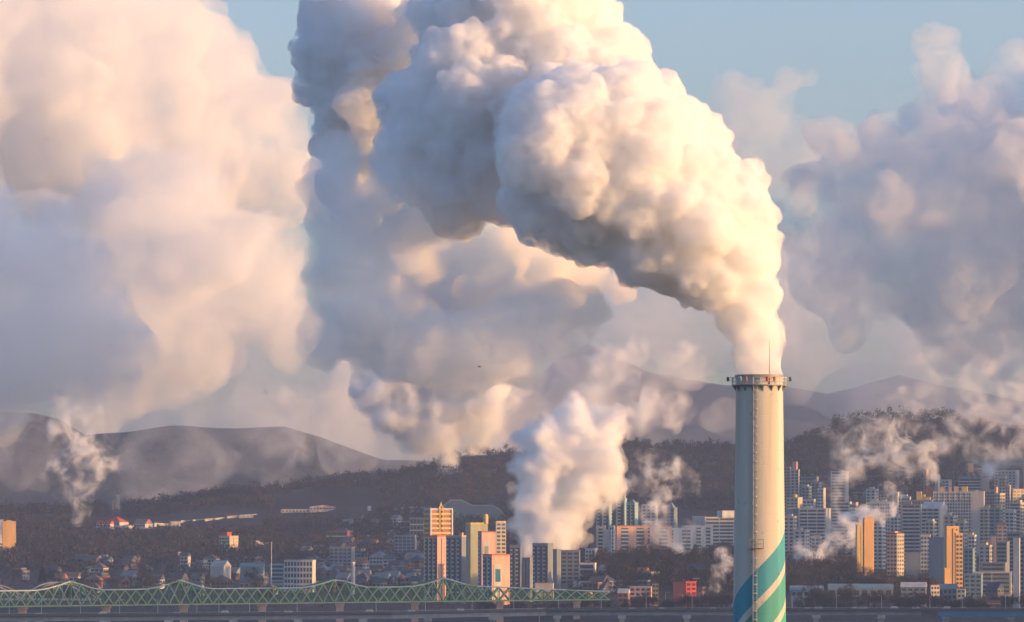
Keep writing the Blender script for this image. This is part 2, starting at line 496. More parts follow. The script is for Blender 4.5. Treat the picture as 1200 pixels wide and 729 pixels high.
# ------------------------------------------------------------------ the striped chimney
ch = empty('chimney', (0, 0, 0)); ch.location = at(890, 600, D0); ch.location.z = 3.0
tag(ch, 'tall grey concrete chimney with blue and green spiral bands and a railed top', 'chimney')
top_z = at(890, 440, D0).z - 3.0
def chim_r(z): return 4.65 - (4.65 - 3.52) * z / top_z
def chimney_mat():
    m, nt, out = new_mat('painted_chimney')
    p = nt.nodes.new('ShaderNodeBsdfPrincipled'); p.inputs['Roughness'].default_value = .75; p.inputs['Specular IOR Level'].default_value = .25
    tc = nt.nodes.new('ShaderNodeTexCoord'); sx = nt.nodes.new('ShaderNodeSeparateXYZ')
    L = nt.links.new
    def mt(op, a, b=None, c=None):
        n = nt.nodes.new('ShaderNodeMath'); n.operation = op
        for i, q in enumerate((a, b, c)):
            if q is None: continue
            if isinstance(q, (int, float)): n.inputs[i].default_value = q
            else: L(q, n.inputs[i])
        return n.outputs[0]
    L(tc.outputs['Object'], sx.inputs[0])
    # angle seen from the front: 0 at the camera side, rising to the right
    ang = mt('ARCTAN2', sx.outputs['X'], mt('MULTIPLY', sx.outputs['Y'], -1.0))
    # a band climbs to the right; height of its upper edge measured along the spiral
    hgt = mt('SUBTRACT', sx.outputs['Z'], mt('MULTIPLY_ADD', ang, 3.9, mt('MULTIPLY', mt('POWER', mt('ABSOLUTE', ang), 3.0), .0)))
    rp = nt.nodes.new('ShaderNodeValToRGB'); rp.color_ramp.interpolation = 'CONSTANT'
    e = rp.color_ramp.elements
    base = (.54, .515, .455, 1)
    top = top_z
    lo, hi = 20.0, 90.0
    def pos(h): return (h - lo) / (hi - lo)
    h1 = STRIPE_TOP
    cols = [(lo, base), (h1 - 22.3, (.02, .30, .40, 1)), (h1 - 17.7, base), (h1 - 16.4, (.05, .42, .28, 1)), (h1 - 11.8, base), (h1 - 10.5, (.08, .33, .30, 1)), (h1 - 5.9, base), (h1 - 4.6, (.06, .30, .38, 1)), (h1, base)]
    e[0].position = 0; e[0].color = base
    e[1].position = pos(cols[1][0]); e[1].color = cols[1][1]
    for h, c in cols[2:]:
        n = e.new(pos(h)); n.color = c
    L(mt('DIVIDE', mt('SUBTRACT', hgt, lo), hi - lo), rp.inputs[0])
    no = nt.nodes.new('ShaderNodeTexNoise'); no.inputs['Scale'].default_value = .35; no.inputs['Detail'].default_value = 8
    mp = nt.nodes.new('ShaderNodeMapping'); mp.inputs['Scale'].default_value = (1.6, 1.6, .05)
    L(tc.outputs['Object'], mp.inputs[0]); L(mp.outputs[0], no.inputs['Vector'])
    r2 = nt.nodes.new('ShaderNodeValToRGB'); r2.color_ramp.elements[0].position = .3; r2.color_ramp.elements[0].color = (.72, .69, .66, 1); r2.color_ramp.elements[1].position = .65; r2.color_ramp.elements[1].color = (1, 1, 1, 1)
    L(no.outputs['Fac'], r2.inputs[0])
    n2 = nt.nodes.new('ShaderNodeTexNoise'); n2.inputs['Scale'].default_value = .9; n2.inputs['Detail'].default_value = 3
    L(tc.outputs['Object'], n2.inputs['Vector'])
    r3 = nt.nodes.new('ShaderNodeValToRGB'); r3.color_ramp.elements[0].position = .26; r3.color_ramp.elements[0].color = (.7, .66, .62, 1); r3.color_ramp.elements[1].position = .34; r3.color_ramp.elements[1].color = (1, 1, 1, 1)
    L(n2.outputs['Fac'], r3.inputs[0])
    a = nt.nodes.new('ShaderNodeMixRGB'); a.blend_type = 'MULTIPLY'; a.inputs[0].default_value = 1
    b = nt.nodes.new('ShaderNodeMixRGB'); b.blend_type = 'MULTIPLY'; b.inputs[0].default_value = .8
    L(rp.outputs[0], a.inputs[1]); L(r2.outputs[0], a.inputs[2]); L(a.outputs[0], b.inputs[1]); L(r3.outputs[0], b.inputs[2])
    # pour joints every 2.5 m as fine relief
    wv = mt('LESS_THAN', mt('FRACT', mt('DIVIDE', sx.outputs['Z'], 2.5)), .035)
    bp = nt.nodes.new('ShaderNodeBump'); bp.inputs['Strength'].default_value = .35; bp.inputs['Distance'].default_value = .05; bp.invert = True
    L(wv, bp.inputs['Height']); L(bp.outputs[0], p.inputs['Normal'])
    L(b.outputs[0], p.inputs['Base Color']); L(p.outputs[0], out.inputs[0])
    return m
STRIPE_TOP = at(890, 664, D0).z - 3.0
NS = 72
mb = MB(); mb.tube([(0, 0, z, chim_r(z)) for z in np.linspace(0, top_z, 40)], NS)
sh = mb.build('shaft', chimney_mat(), ch)
sh.data.polygons.foreach_set('use_smooth', [len(p.vertices) == 4 for p in sh.data.polygons])
rt = chim_r(top_z)
mb = MB(); mb.tube([(0, 0, top_z - .35, rt + .02), (0, 0, top_z - .3, rt + .18), (0, 0, top_z + .1, rt + .18), (0, 0, top_z + .1, rt - .55), (0, 0, top_z - .6, rt - .6)], NS)
mb.build('rim', M['steel'], ch)
pz = top_z - 1.45
PR = rt + .62
mb = MB(); mb.tube([(0, 0, pz - .12, rt + .01), (0, 0, pz - .12, PR), (0, 0, pz + .05, PR), (0, 0, pz + .05, rt + .01)], NS)
mb.build('platform', M['steel'], ch)
proto = None
for i in range(16):
    a = 2 * math.pi * i / 16 + .1
    m_ = MB(); c_, s_ = math.cos(a), math.sin(a)
    n = len(m_.v)
    for w in (-.09, .09):
        ox, oy = -s_ * w, c_ * w
        m_.v += [(c_ * rt + ox, s_ * rt + oy, pz - .12), (c_ * PR + ox, s_ * PR + oy, pz - .12), (c_ * (rt + .01) + ox, s_ * (rt + .01) + oy, pz - 1.0)]
    m_.f += [(0, 1, 2), (5, 4, 3), (0, 3, 4, 1), (1, 4, 5, 2), (2, 5, 3, 0)]
    m_.build('bracket', M['steel'], ch)
for h in (.55, 1.1):
    mb = MB()
    ring = [(PR * math.cos(2 * math.pi * i / 40), PR * math.sin(2 * math.pi * i / 40), pz + h) for i in range(41)]
    for i in range(40): mb.bar(ring[i], ring[i + 1], .07)
    mb.build('rail', M['palesteel'], ch)
for i in range(24):
    a = 2 * math.pi * i / 24
    MB().box(PR * math.cos(a) - .04, PR * math.cos(a) + .04, PR * math.sin(a) - .04, PR * math.sin(a) + .04, pz + .05, pz + 1.12).build('rail_post', M['palesteel'], ch)
# aviation lamps: two on arms out to either side, others along the rail
for (ang_, col_, reach) in ((math.pi, 'darkroof', .62), (0.03, 'darkroof', .52), (-1.05, 'rust', .1), (-1.32, 'red', .1), (-2.1, 'rust', .1), (-2.35, 'palesteel', .1)):
    cx, cy_ = (PR + reach) * math.cos(ang_), (PR + reach) * math.sin(ang_)
    lm = MB().tube([(cx, cy_, pz + .55, .14), (cx, cy_, pz + .65, .2), (cx, cy_, pz + 1.1, .2), (cx, cy_, pz + 1.25, .08)], 10).build('warning_lamp', M[col_], ch)
    if reach > .5:
        for zz in (.75, 1.15): MB().bar((PR * math.cos(ang_), PR * math.sin(ang_), pz + zz), (cx, cy_, pz + zz - .05), .07).build('lamp_arm', M['steel'], ch)
# lightning rod
ra = -1.18
rx, ry = (rt + .1) * math.cos(ra), (rt + .1) * math.sin(ra)
MB().tube([(rx, ry, pz, .05), (rx, ry, top_z + 5.2, .03)], 6).build('lightning_rod', M['darkroof'], ch)
# ladder with its stand-offs and the hoops, on the camera side just left of the sun line
la = -math.pi / 2 - .2
def on_shaft(a, z, out): r = chim_r(z) + out; return Vector((r * math.cos(a), r * math.sin(a), z))
for off in (-.28, .28):
    da = off / 4.0
    mb = MB()
    zs = np.linspace(2, top_z - .2, 24)
    for z0, z1 in zip(zs[:-1], zs[1:]): mb.bar(on_shaft(la + da, z0, .28), on_shaft(la + da, z1, .28), .07)
    lo_ = mb.build('ladder_rail', M['palesteel'], ch)
mb = MB()
for z in np.arange(2, top_z, .35): mb.bar(on_shaft(la - .07, z, .28), on_shaft(la + .07, z, .28), .035)
mb.build('rung', M['palesteel'], ch, stuff=True)
for z in np.arange(3, top_z - 1.6, 1.32):
    MB().bar(on_shaft(la, z, -.02), on_shaft(la, z, .62), .42, .1).build('standoff', M['white'], ch)
# small rest platform part way up
pz2 = at(890, 643, D0).z - 3.0
c2 = on_shaft(la + .06, pz2, 0)
q = MB(); q.box(-1.15, .95, -.95, .05, 0, .12)
q.build('rest_platform', M['darkroof'], ch, loc=c2)
for zz in (.75, 1.4):
    q = MB(); q.bar((-1.15, -.9, zz), (.95, -.9, zz), .07); q.bar((-1.15, -.9, zz), (-1.15, .2, zz), .07); q.bar((.95, -.9, zz), (.95, .2, zz), .07)
    q.build('rest_rail', M['steel'], ch, loc=c2)
for xx in (-1.15, .95): MB().box(xx - .04, xx + .04, -.94, -.86, .1, 1.43).build('rest_post', M['steel'], ch, loc=c2)

# ------------------------------------------------------------------ buildings
def bld(label, x0, xs, x1, ytop, d, wall='grey', fs='cols', ss='blank', psi=None, cat='building', name='apartment_block', pitch=2.9, roof=(), top='parapet', fn=None, sn=None,
        band='white', depth=None, group=None, sink=2.0, trim=None, ybase=None, gw='glass'):
    """A block seen with its near vertical corner at pixel column xs: front face from x0 to xs (faces left of the camera), side face from xs to x1 (faces the sun)."""
    if ybase is not None:      # stand it where the ground comes up to this row
        d = d_at_row(xs, ybase)
    s = d / F
    if psi is None: psi = 18 if x1 > xs else 0
    ps = R(psi)
    wid = max((xs - x0) * s / math.cos(ps), 1.5)
    if x1 > xs: dep = (x1 - xs) * s / math.sin(ps)
    else: dep = 12.0
    if depth: dep = depth
    dep = max(dep, 3.0)
    p = at(xs, 600, d)
    gz = ground(p.x, p.y) - sink
    H = at(xs, ytop, d).z - gz
    if H < 3: gz -= 3 - H; H = 3
    root = empty(name, (p.x, p.y, gz), -ps)
    tag(root, label, cat, group)
    MB().box(-wid, 0, 0, dep, 0, H).build('wall', M[wall], root)
    # roof edge
    if top == 'parapet':
        q = MB(); t = .35
        q.box(-wid - .15, .15, -.15, t, H + .01, H + .9); q.box(-wid - .15, .15, dep - t, dep + .15, H + .01, H + .9)
        q.box(-wid - .15, -wid + t, t, dep - t, H + .01, H + .9); q.box(-t, .15, t, dep - t, H + .01, H + .9)
        q.build('parapet', M[trim or wall], root)
        MB().box(-wid + t, -t, t, dep - t, H + .01, H + .12).build('roof', M['darkroof'], root)
    elif top == 'gable':
        MB().gable(-wid - .4, .4, -.4, dep + .4, H + .01, min(dep, wid) * .32 + 1.2, 'x').build('roof', M[trim or 'darkroof'], root)
    elif top == 'lowgable':
        MB().gable(-wid - .4, .4, -.4, dep + .4, H + .01, 3.2, 'x').build('roof', M[trim or 'darkroof'], root)
    elif top == 'gabley':
        MB().gable(-wid - .3, .3, -.3, dep + .3, H + .01, wid * .25 + .8, 'y').build('roof', M[trim or 'darkroof'], root)
    elif top == 'hip':
        MB().pyr(-wid - .5, .5, -.5, dep + .5, H + .01, min(wid, dep) * .35 + 1).build('roof', M[trim or 'darkroof'], root)
    elif top == 'flat':
        MB().box(-wid - .3, .3, -.3, dep + .3, H + .01, H + .5).build('roof', M[trim or 'darkroof'], root)
    n = max(1, int((H - 1.2 - sink) / pitch))
    z0 = H - n * pitch - .4
    def face(which):
        if which == 'f': return wid, (lambda u0, u1, a, b, o: (-wid + u0, -wid + u1, -o, .06, a, b))
        return dep, (lambda u0, u1, a, b, o: (-.06, o, u0, u1, a, b))
    for which, st, cnt in (('f', fs, fn), ('s', ss, sn)):
        L, fb = face(which)
        if st == 'blank' or L < 3: continue
        gl = MB()
        if st == 'bands':
            e = min(1.2, L * .08)
            band_me = None
            for i in range(n):
                z = z0 + i * pitch
                gl.box(*fb(e, L - e, z + 1.25, z + pitch - .12, .05))
                if band_me is None:
                    band_me = MB().box(*fb(e * .5, L - e * .5, 0, 1.15, .55)).build('balcony_band', M[band], root, loc=(0, 0, z))
                else: same('balcony_band', band_me, (0, 0, z), root)
            k = cnt or max(1, int(L / 9))
            for j in range(1, k):
                u = L * j / k
                MB().box(*fb(u - .25, u + .25, z0, H - .2, .6)).build('party_wall', M[wall], root)
        elif st in ('cols', 'grid'):
            k = cnt or max(2, int(L / 3.4))
            w = L / k
            for j in range(k):
                u = w * (j + .5); ww = min(w * .3, 1.2) if st == 'cols' else w * .34
                for i in range(n):
                    z = z0 + i * pitch
                    gl.box(*fb(u - ww, u + ww, z + .85, z + pitch - .55, .05))
            if st == 'cols':
                for j in range(k + 1):
                    u = min(max(w * j, .25), L - .25)
                    if j % 2 == 0: MB().box(*fb(u - .22, u + .22, 0, H - .3, .45)).build('pilaster', M[wall], root)
        elif st == 'dots':      # dark full-height window bays with a column of small pale balconies each
            k = cnt or max(2, int(L / 4.5)); w = L / k
            bal = None
            for j in range(k):
                u = w * (j + .5)
                gl.box(*fb(u - w * .36, u + w * .36, z0, H - 1.2, .05))
                for i in range(n):
                    z = z0 + i * pitch
                    if bal is None: bal = MB()
                    bal.box(*fb(u - w * .36, u - w * .05, z, z + 1.0, .5))
            bal.build('balcony', M[band], root, stuff=True)
        elif st == 'bay':       # one dark bay with pale balcony fronts between plain walls
            k = cnt or 1; w = L / k
            bal = MB()
            for j in range(k):
                u = w * (j + .5)
                gl.box(*fb(u - w * .24, u + w * .24, z0, H - 1.0, .05))
                for i in range(n): bal.box(*fb(u - w * .24, u + w * .24, z0 + i * pitch, z0 + i * pitch + 1.0, .45))
            bal.build('balcony', M[band], root, stuff=True)
        elif st == 'inset':     # a tall framed panel
            MB().box(*fb(L * .08, L * .55, 2, H - 10.5 * s, .25)).build('bay_frame', M['concrete'], root)
            MB().box(*fb(L * .18, L * .46, H - 31 * s, H - 16 * s, .32)).build('bay_window', M[gw], root)
        elif st == 'strip':
            gl.box(*fb(L * .42, L * .52, z0, H - .8, .06))
            for i in range(n): gl.box(*fb(L * .74, L * .82, z0 + i * pitch + 1, z0 + i * pitch + 2.2, .05))
        if gl.v: gl.build('window', M[gw], root, stuff=True)
    for r in roof:
        # (kind, fraction across, fraction deep, width m, depth m, height m, material)
        kd, fx, fy, w, dd, h, mat = r
        cx, cy_ = -wid + fx * wid, fy * dep
        if kd == 'box':
            o = MB().box(cx - w / 2, cx + w / 2, cy_ - dd / 2, cy_ + dd / 2, H + .1, H + h).build('stair_tower', M[mat], root)
            MB().box(cx - w / 2 - .2, cx + w / 2 + .2, cy_ - dd / 2 - .2, cy_ + dd / 2 + .2, H + h + .004, H + h + .35).build('stair_roof', M['slate'], o)
        elif kd == 'tank': MB().tube([(cx, cy_, H + .1, w / 2), (cx, cy_, H + h, w / 2), (cx, cy_, H + h + w * .2, w * .2)], 12).build('water_tank', M[mat], root)
        elif kd == 'pyr': MB().pyr(cx - w / 2, cx + w / 2, cy_ - dd / 2, cy_ + dd / 2, H + .1, h).build('roof_cap', M[mat], root)
        elif kd == 'mast': MB().tube([(cx, cy_, H, .2), (cx, cy_, H + h, .12)], 6).build('mast', M[mat], root)
    return root

# --- right-hand city, far to near
B = bld
B('blank grey tower with a pale roof stack, left end of the dark school block', 926.5, 936, 937, 551, 5720, 'concrete', 'cols', fn=2, roof=[('box', .5, .5, 4, 4, 8, 'pink')])
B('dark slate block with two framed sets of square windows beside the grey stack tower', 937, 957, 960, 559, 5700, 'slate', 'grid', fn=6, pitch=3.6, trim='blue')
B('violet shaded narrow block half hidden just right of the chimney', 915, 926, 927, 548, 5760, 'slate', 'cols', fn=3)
B('pale block edge with one sunlit end wall, wrapped in steam below the hill', 974, 991, 995, 553, 5650, 'grey', 'bands', psi=30)
B('long low sunlit pink retaining hall on the slope under the wooded hill', 999, 1000, 1028, 562, 5900, 'pink', psi=75, depth=22, top='flat', name='hillside_hall', ybase=571)
B('sunlit pink cube house at the foot of the long hillside hall', 1028, 1031, 1039, 568, 5850, 'pink', 'grid', 'grid', psi=65, name='house', ybase=577)
B('tiny orange lit house wrapped in steam on the hillside', 1054, 1055, 1060, 563, 5950, 'orange', psi=65, name='house', top='hip', ybase=572)
B('ochre lit cottage with steep roof in the thin steam', 1064, 1065, 1070, 559, 5980, 'ochre', psi=65, name='house', top='gable', ybase=570)
B('red brick terrace roofed low behind the big grey apartment slab', 1084, 1086, 1096, 570, 5700, 'brick', psi=60, name='house', top='flat')
B('slim pink tower in steam left of the domed white tower', 1083, 1086, 1089, 550, 6000, 'pink', psi=45)
B('slim white tower with a domed lit top beside the rooftop boxes', 1096, 1099, 1102, 558, 5600, 'white', 'strip', psi=45, roof=[('tank', .5, .5, 3.6, 3, 1.6, 'white')])
B('small round lit house alone on the dark slope', 1111, 1112, 1118, 549, 6200, 'ochre', 'blank', 'grid', psi=65, name='house', top='hip', ybase=557)
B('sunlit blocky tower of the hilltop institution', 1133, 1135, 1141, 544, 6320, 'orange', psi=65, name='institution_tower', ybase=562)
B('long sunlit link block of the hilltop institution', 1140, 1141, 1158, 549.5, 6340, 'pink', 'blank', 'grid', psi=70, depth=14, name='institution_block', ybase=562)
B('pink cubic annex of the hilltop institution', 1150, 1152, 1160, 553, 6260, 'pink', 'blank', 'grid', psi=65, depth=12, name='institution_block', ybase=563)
B('pale end pier of the hilltop institution next to steam', 1158, 1160, 1163, 547, 6300, 'white', psi=55, name='institution_tower', ybase=564)
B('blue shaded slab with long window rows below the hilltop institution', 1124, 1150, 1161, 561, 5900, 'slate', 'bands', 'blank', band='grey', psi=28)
B('small pale house at the left foot of the blue shaded slab', 1104, 1112, 1116, 563, 5900, 'grey', 'grid', psi=25, name='house')
B('hazy block behind the beige apartments far up the slope', 1166, 1190, 1196, 552, 6100, 'grey', 'cols', psi=18)
B('second hazy block beyond the frame edge of the slope', 1200, 1222, 1226, 549, 6080, 'grey', 'cols', psi=18)
B('low block with a lit round gable right of the chimney', 922, 935, 941, 584, 5300, 'beige', 'grid', 'blank', psi=28, roof=[('tank', .6, .4, 4, 4, 3, 'ochre')], name='house')
B('small white house with six square windows above the long slab', 941, 953.5, 956, 586, 5250, 'white', 'grid', fn=3, pitch=3.2, psi=15, name='house')
B('tiny pale house on the slope with steam in front', 958, 965, 968, 573, 5400, 'white', 'grid', psi=25, name='house')
B('long white slab with dark window rows and blank blue end wall right of the chimney', 936, 968, 975, 597, 5000, 'grey', 'bands', fn=3, psi=14, roof=[('box', .3, .5, 5, 5, 3, 'white')])
B('blank blue grey end block left of the long white slab', 922, 936, 936, 596, 5010, 'slate', 'blank', depth=12)
B('white slab veiled by rising steam behind the long white slab', 974, 996, 999, 589, 5250, 'grey', 'bands', psi=14)
B('tall grey apartments with three dark window columns behind the yellow towers', 1019, 1046, 1049, 589, 4900, 'grey', 'cols', fn=9, psi=10, roof=[('box', .2, .5, 4, 4, 2.5, 'grey'), ('box', .6, .5, 4, 4, 2.5, 'grey')])
B('pale stepped tower with a narrow stair shaft', 1046, 1052, 1054, 578, 5200, 'white', 'strip', psi=20)
B('lower grey shoulder of the stepped tower', 1053, 1066, 1068, 583, 5180, 'grey', 'cols', fn=4, psi=12, roof=[('box', .5, .4, 5, 4, 2.6, 'white')])
B('slate block under the stacked yellow lit rooftop boxes', 1066, 1092, 1094, 587, 5150, 'slate', 'cols', fn=8, psi=10, roof=[('box', .42, .3, 4, 5, 8, 'ochre'), ('box', .58, .4, 4, 5, 5.5, 'ochre'), ('box', .76, .4, 6, 5, 3.2, 'ochre')])
B('slate apartments with pale balcony rows and dark left end', 1057, 1079, 1081, 592, 4700, 'slate', 'bands', fn=3, psi=12, band='grey', roof=[('box', .3, .5, 6, 5, 2.2, 'slate')])
B('grey apartments with balcony rows and a pale gabled end wall', 1080, 1101, 1111.5, 596, 4800, 'concrete', 'bands', fn=3, psi=32, top='gable', trim='white')
B('wide blue grey apartment slab with four lit boxes on its roof', 1094, 1138, 1140, 577, 5200, 'grey', 'cols', fn=14, psi=8, depth=14, roof=[('box', .22, .4, 4.5, 6, 4.6, 'ochre'), ('box', .44, .4, 2.5, 5, 5, 'pink'), ('box', .6, .4, 4, 5, 5, 'pink'), ('box', .82, .4, 5, 6, 5, 'ochre')])
B('plain violet grey end wall with a small pyramid cap', 1137.5, 1153, 1154, 577, 5000, 'concrete', 'blank', psi=8, depth=12, roof=[('pyr', .45, .4, 5, 5, 2.2, 'cream')])
B('blue shaded block between the plain end wall and the lit window tower', 1153, 1166, 1168, 575.5, 5250, 'slate', 'cols', fn=4, psi=12)
B('apartment tower with orange lit top windows and a lattice roof frame', 1165.5, 1172, 1178.5, 579, 5150, 'beige', 'grid', 'grid', fn=2, sn=2, psi=45, roof=[('box', .1, .3, 2.2, 2.2, 6, 'pink')])
B('narrow grey stair column with a sunlit top', 1178, 1183.5, 1184.5, 570, 5300, 'concrete', psi=20, roof=[('box', .5, .5, 2, 2, 2, 'pink')])
B('beige apartments with paired window columns under a pinkish roof line', 1184, 1187, 1199, 574, 5320, 'beige', 'grid', 'grid', fn=1, sn=4, psi=62, depth=16, trim='pink')
B('beige apartments at the far right edge behind the bluish slab column', 1199, 1203, 1216, 577, 5330, 'beige', 'grid', 'grid', psi=60)
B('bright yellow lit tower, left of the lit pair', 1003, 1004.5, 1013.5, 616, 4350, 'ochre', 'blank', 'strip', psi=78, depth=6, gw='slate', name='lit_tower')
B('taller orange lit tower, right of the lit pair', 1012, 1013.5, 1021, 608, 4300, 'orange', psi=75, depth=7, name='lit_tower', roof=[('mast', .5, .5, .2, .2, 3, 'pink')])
B('dark block behind trees left of the yellow lit pair', 975, 999, 1003, 628, 4500, 'slate', 'grid', psi=15)
B('house with a shaded left face and a sunlit windowed gable', 1040, 1051, 1060, 626, 4300, 'beige', 'grid', 'grid', fn=3, sn=3, psi=48, roof=[('box', .6, .3, 2.5, 3, 2, 'pink')], trim='brick')
B('low store with a bright blue awning', 1061, 1079, 1080, 647, 4250, 'slate', 'blank', psi=8, top='flat', trim='blue', name='shop')
B('grey framed block at the left side of the navy cube', 1079, 1090, 1091, 628, 4260, 'grey', 'grid', fn=3, psi=8)
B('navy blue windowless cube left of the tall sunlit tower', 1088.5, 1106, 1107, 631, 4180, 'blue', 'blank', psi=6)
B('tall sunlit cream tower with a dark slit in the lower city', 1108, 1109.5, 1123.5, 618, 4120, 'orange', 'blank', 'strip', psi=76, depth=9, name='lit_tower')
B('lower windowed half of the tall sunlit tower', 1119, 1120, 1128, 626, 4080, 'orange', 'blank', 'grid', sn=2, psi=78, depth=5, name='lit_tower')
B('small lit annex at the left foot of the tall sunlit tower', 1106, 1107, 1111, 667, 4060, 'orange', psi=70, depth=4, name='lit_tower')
B('small lit house with a dark oval window right of the tall sunlit tower', 1131, 1133, 1139, 632, 4350, 'cream', 'grid', 'grid', psi=60, name='house', top='hip', ybase=644)
B('teal shaded low house below the lit oval window house', 1130, 1140, 1143, 644, 4250, 'sheet', 'grid', psi=20, name='house')
B('pink weathered house with an arched roof shape', 1166, 1169, 1181, 616, 4550, 'pink', 'grid', 'grid', psi=60, name='house', top='hip', trim='rust')
B('sloped pink stair wing of the weathered house', 1160, 1162, 1168, 628, 4500, 'pink', psi=60, name='house', top='gabley')
B('flat blue grey house below the weathered pink house', 1168, 1180, 1184, 636, 4350, 'slate', 'bands', band='sheet', psi=20, name='house')
B('dark flat roofed house left of the bluish slab column', 1180, 1199, 1204, 625, 4450, 'slate', 'bands', band='slate', psi=15, name='house')
B('narrow bluish grey slab column in front at the far right', 1187.5, 1194.5, 1196, 632, 3820, 'grey', 'blank', psi=14, name='slab_tower')
B('darker shaft behind the bluish slab column', 1195, 1206, 1210, 628, 3850, 'slate', 'cols', psi=14, name='slab_tower')
B('tiny lit house on the lower slope with a red mark, in front of low sheds', 1138, 1139, 1144, 664, 4050, 'pink', psi=60, name='house', top='hip', ybase=675)
B('small sunlit kiosk house near the slab column', 1181.5, 1183, 1188, 659, 4020, 'cream', 'blank', 'grid', psi=65, name='house', ybase=670)
B('flat teal roofed house with dark doors left of the low red sign', 1130, 1150, 1153, 673, 4060, 'sheet', 'grid', psi=10, name='house', top='flat', trim='sheet')
B('low dark workshop between the lit tower and the slab column', 1150, 1178, 1182, 660, 4200, 'slate', 'bands', band='slate', psi=10, name='workshop', top='flat', trim='slate')
B('long grey shed roof across the lower right city', 1140, 1185, 1187, 671, 4120, 'grey', 'bands', band='slate', psi=6, name='workshop', top='flat', trim='grey')
# riverside sheds
B('long sheet roofed shed with dark door openings on the right bank', 971, 1046, 1048, 690, 3960, 'slate', 'grid', fn=8, pitch=4.5, psi=4, depth=22, name='shed', top='lowgable', trim='sheet', sink=1)
B('shorter green sheet shed beside the chimney', 926, 964, 966, 692, 3980, 'slate', 'grid', fn=5, pitch=4, psi=4, depth=16, name='shed', top='lowgable', trim='sheet', sink=1)
B('bright lit two storey kiosk with a dark doorway on the right bank', 1090, 1091, 1100, 686, 3850, 'cream', 'blank', 'grid', sn=3, psi=70, depth=6, name='kiosk', top='flat', trim='brick', sink=1)
B('pale green sheet shed right of the lit kiosk', 1100, 1121, 1122, 690, 3870, 'slate', 'grid', fn=4, pitch=3.4, psi=6, name='shed', top='lowgable', trim='sheet', sink=1)
B('small white cabin with two dark windows on the right bank', 1122, 1131, 1133, 690, 3860, 'white', 'grid', fn=2, psi=10, name='cabin', top='flat', sink=1)
B('grey flat shed left of the lit kiosk', 1056, 1085, 1087, 688, 3900, 'slate', 'grid', psi=6, name='shed', top='lowgable', trim='grey', sink=1)
# --- middle
B('teal glass apartment wing, lowest and left of the teal cluster', 699, 714, 717, 592, 5050, 'teal', 'dots', psi=14, band='white', roof=[('box', .5, .5, 4, 4, 2.5, 'sheet')])
B('teal glass apartment tower, tallest of the teal cluster', 714, 732, 735, 585, 5080, 'teal', 'dots', psi=14, band='white', roof=[('box', .1, .3, 1.2, 3, 3.5, 'white'), ('box', .95, .3, 1.2, 3, 3.5, 'white'), ('box', .5, .5, 6, 5, 3, 'brick')])
B('teal glass apartment wing with a pointed cap, right of the teal cluster', 734, 744, 748, 590, 5060, 'teal', 'dots', psi=30, band='white', roof=[('pyr', .6, .4, 6, 6, 3.5, 'sheet')])
B('pink lit lookout tower over the teal cluster', 718, 719.5, 724, 571, 5500, 'pink', psi=60, name='lookout_tower', roof=[('mast', .5, .5, .2, .2, 9, 'pink')])
B('red and white apartment tower with a balcony bay, left of the lit row', 698.5, 709, 710, 618, 4650, 'beige', 'bay', psi=8)
B('pale blue apartment end tower left of the lit row', 708.5, 716, 717, 622, 4620, 'grey', 'blank', psi=10)
B('narrow pale fin tower with one sunlit edge', 714, 719.5, 722, 617, 4700, 'white', psi=35)
B('apartment block with orange lit end strips and two dark balcony bays', 721, 723, 745, 617, 4600, 'pink', 'blank', 'bay', sn=2, psi=68, depth=26, trim='brick')
B('apartment block of pink lit strips next along the lit row', 744, 746, 772, 617, 4640, 'pink', 'blank', 'bay', sn=2, psi=68, depth=30, trim='brick')
B('white apartments in thin steam at the right end of the lit row', 771, 774, 800, 620, 4700, 'white', 'blank', 'bay', sn=2, psi=66, depth=30)
B('small white apartments with dark bays behind the steam', 799, 802, 824, 617, 4900, 'white', 'blank', 'bay', sn=3, psi=66, depth=26)
B('white office slab of six window rows left of the chimney', 824, 826, 872, 607, 5000, 'cream', 'blank', 'bands', sn=3, psi=66, depth=40, roof=[('box', .3, .55, 10, 14, 6, 'white')])
B('blank blue grey end wing of the white office slab', 811.5, 824.5, 825, 606, 5010, 'grey', 'blank', psi=12, depth=10)
B('pale tower in steam with a pointed cap', 780, 790, 794, 596, 5200, 'sheet', 'cols', psi=25, roof=[('pyr', .5, .5, 7, 7, 6, 'sheet')])
B('faint steam wrapped tower between the teal cluster and pointed cap tower', 752, 768, 771, 592, 5250, 'grey', 'cols', psi=14, roof=[('tank', .7, .5, 5, 4, 2, 'white')])
B('low pale terrace block under the red and white tower', 686, 697, 700, 644, 4500, 'white', 'cols', fn=3, psi=20)
B('stepped pale building with planted terraces at the foot of the apartments', 677, 697, 699, 661, 4300, 'white', 'bands', band='cream', psi=8, pitch=4, name='terraced_building')
# towers by the truss bridge
B('apartment tower crowned with glowing yellow balcony bands and a lattice finial', 496.5, 504, 530, 597, 4250, 'grey', 'bands', 'bands', fn=1, sn=1, psi=62, depth=18, band='ochre', pitch=3.4, name='crowned_tower', gw='rust')
crn = bpy.data.objects['crowned_tower']
_d = (530 - 504) * (4250 / F) / math.sin(R(62)); _h = at(504, 597, 4250).z - crn.location.z
q = MB()
for j in range(5):
    z = _h - 15.2 + j * 3.4
    q.bar((.75, _d * .38, z), (.75, _d * .58, z + 3.4), .55); q.bar((.75, _d * .58, z), (.75, _d * .38, z + 3.4), .55)
q.build('lattice', M['ochre'], crn)
q = MB(); q.bar((.6, _d * .38, _h), (.3, _d * .48, _h + 4.2), .7); q.bar((.6, _d * .58, _h), (.3, _d * .48, _h + 4.2), .7); q.bar((.3, _d * .48, _h + 3.5), (.3, _d * .48, _h + 5.6), .4)
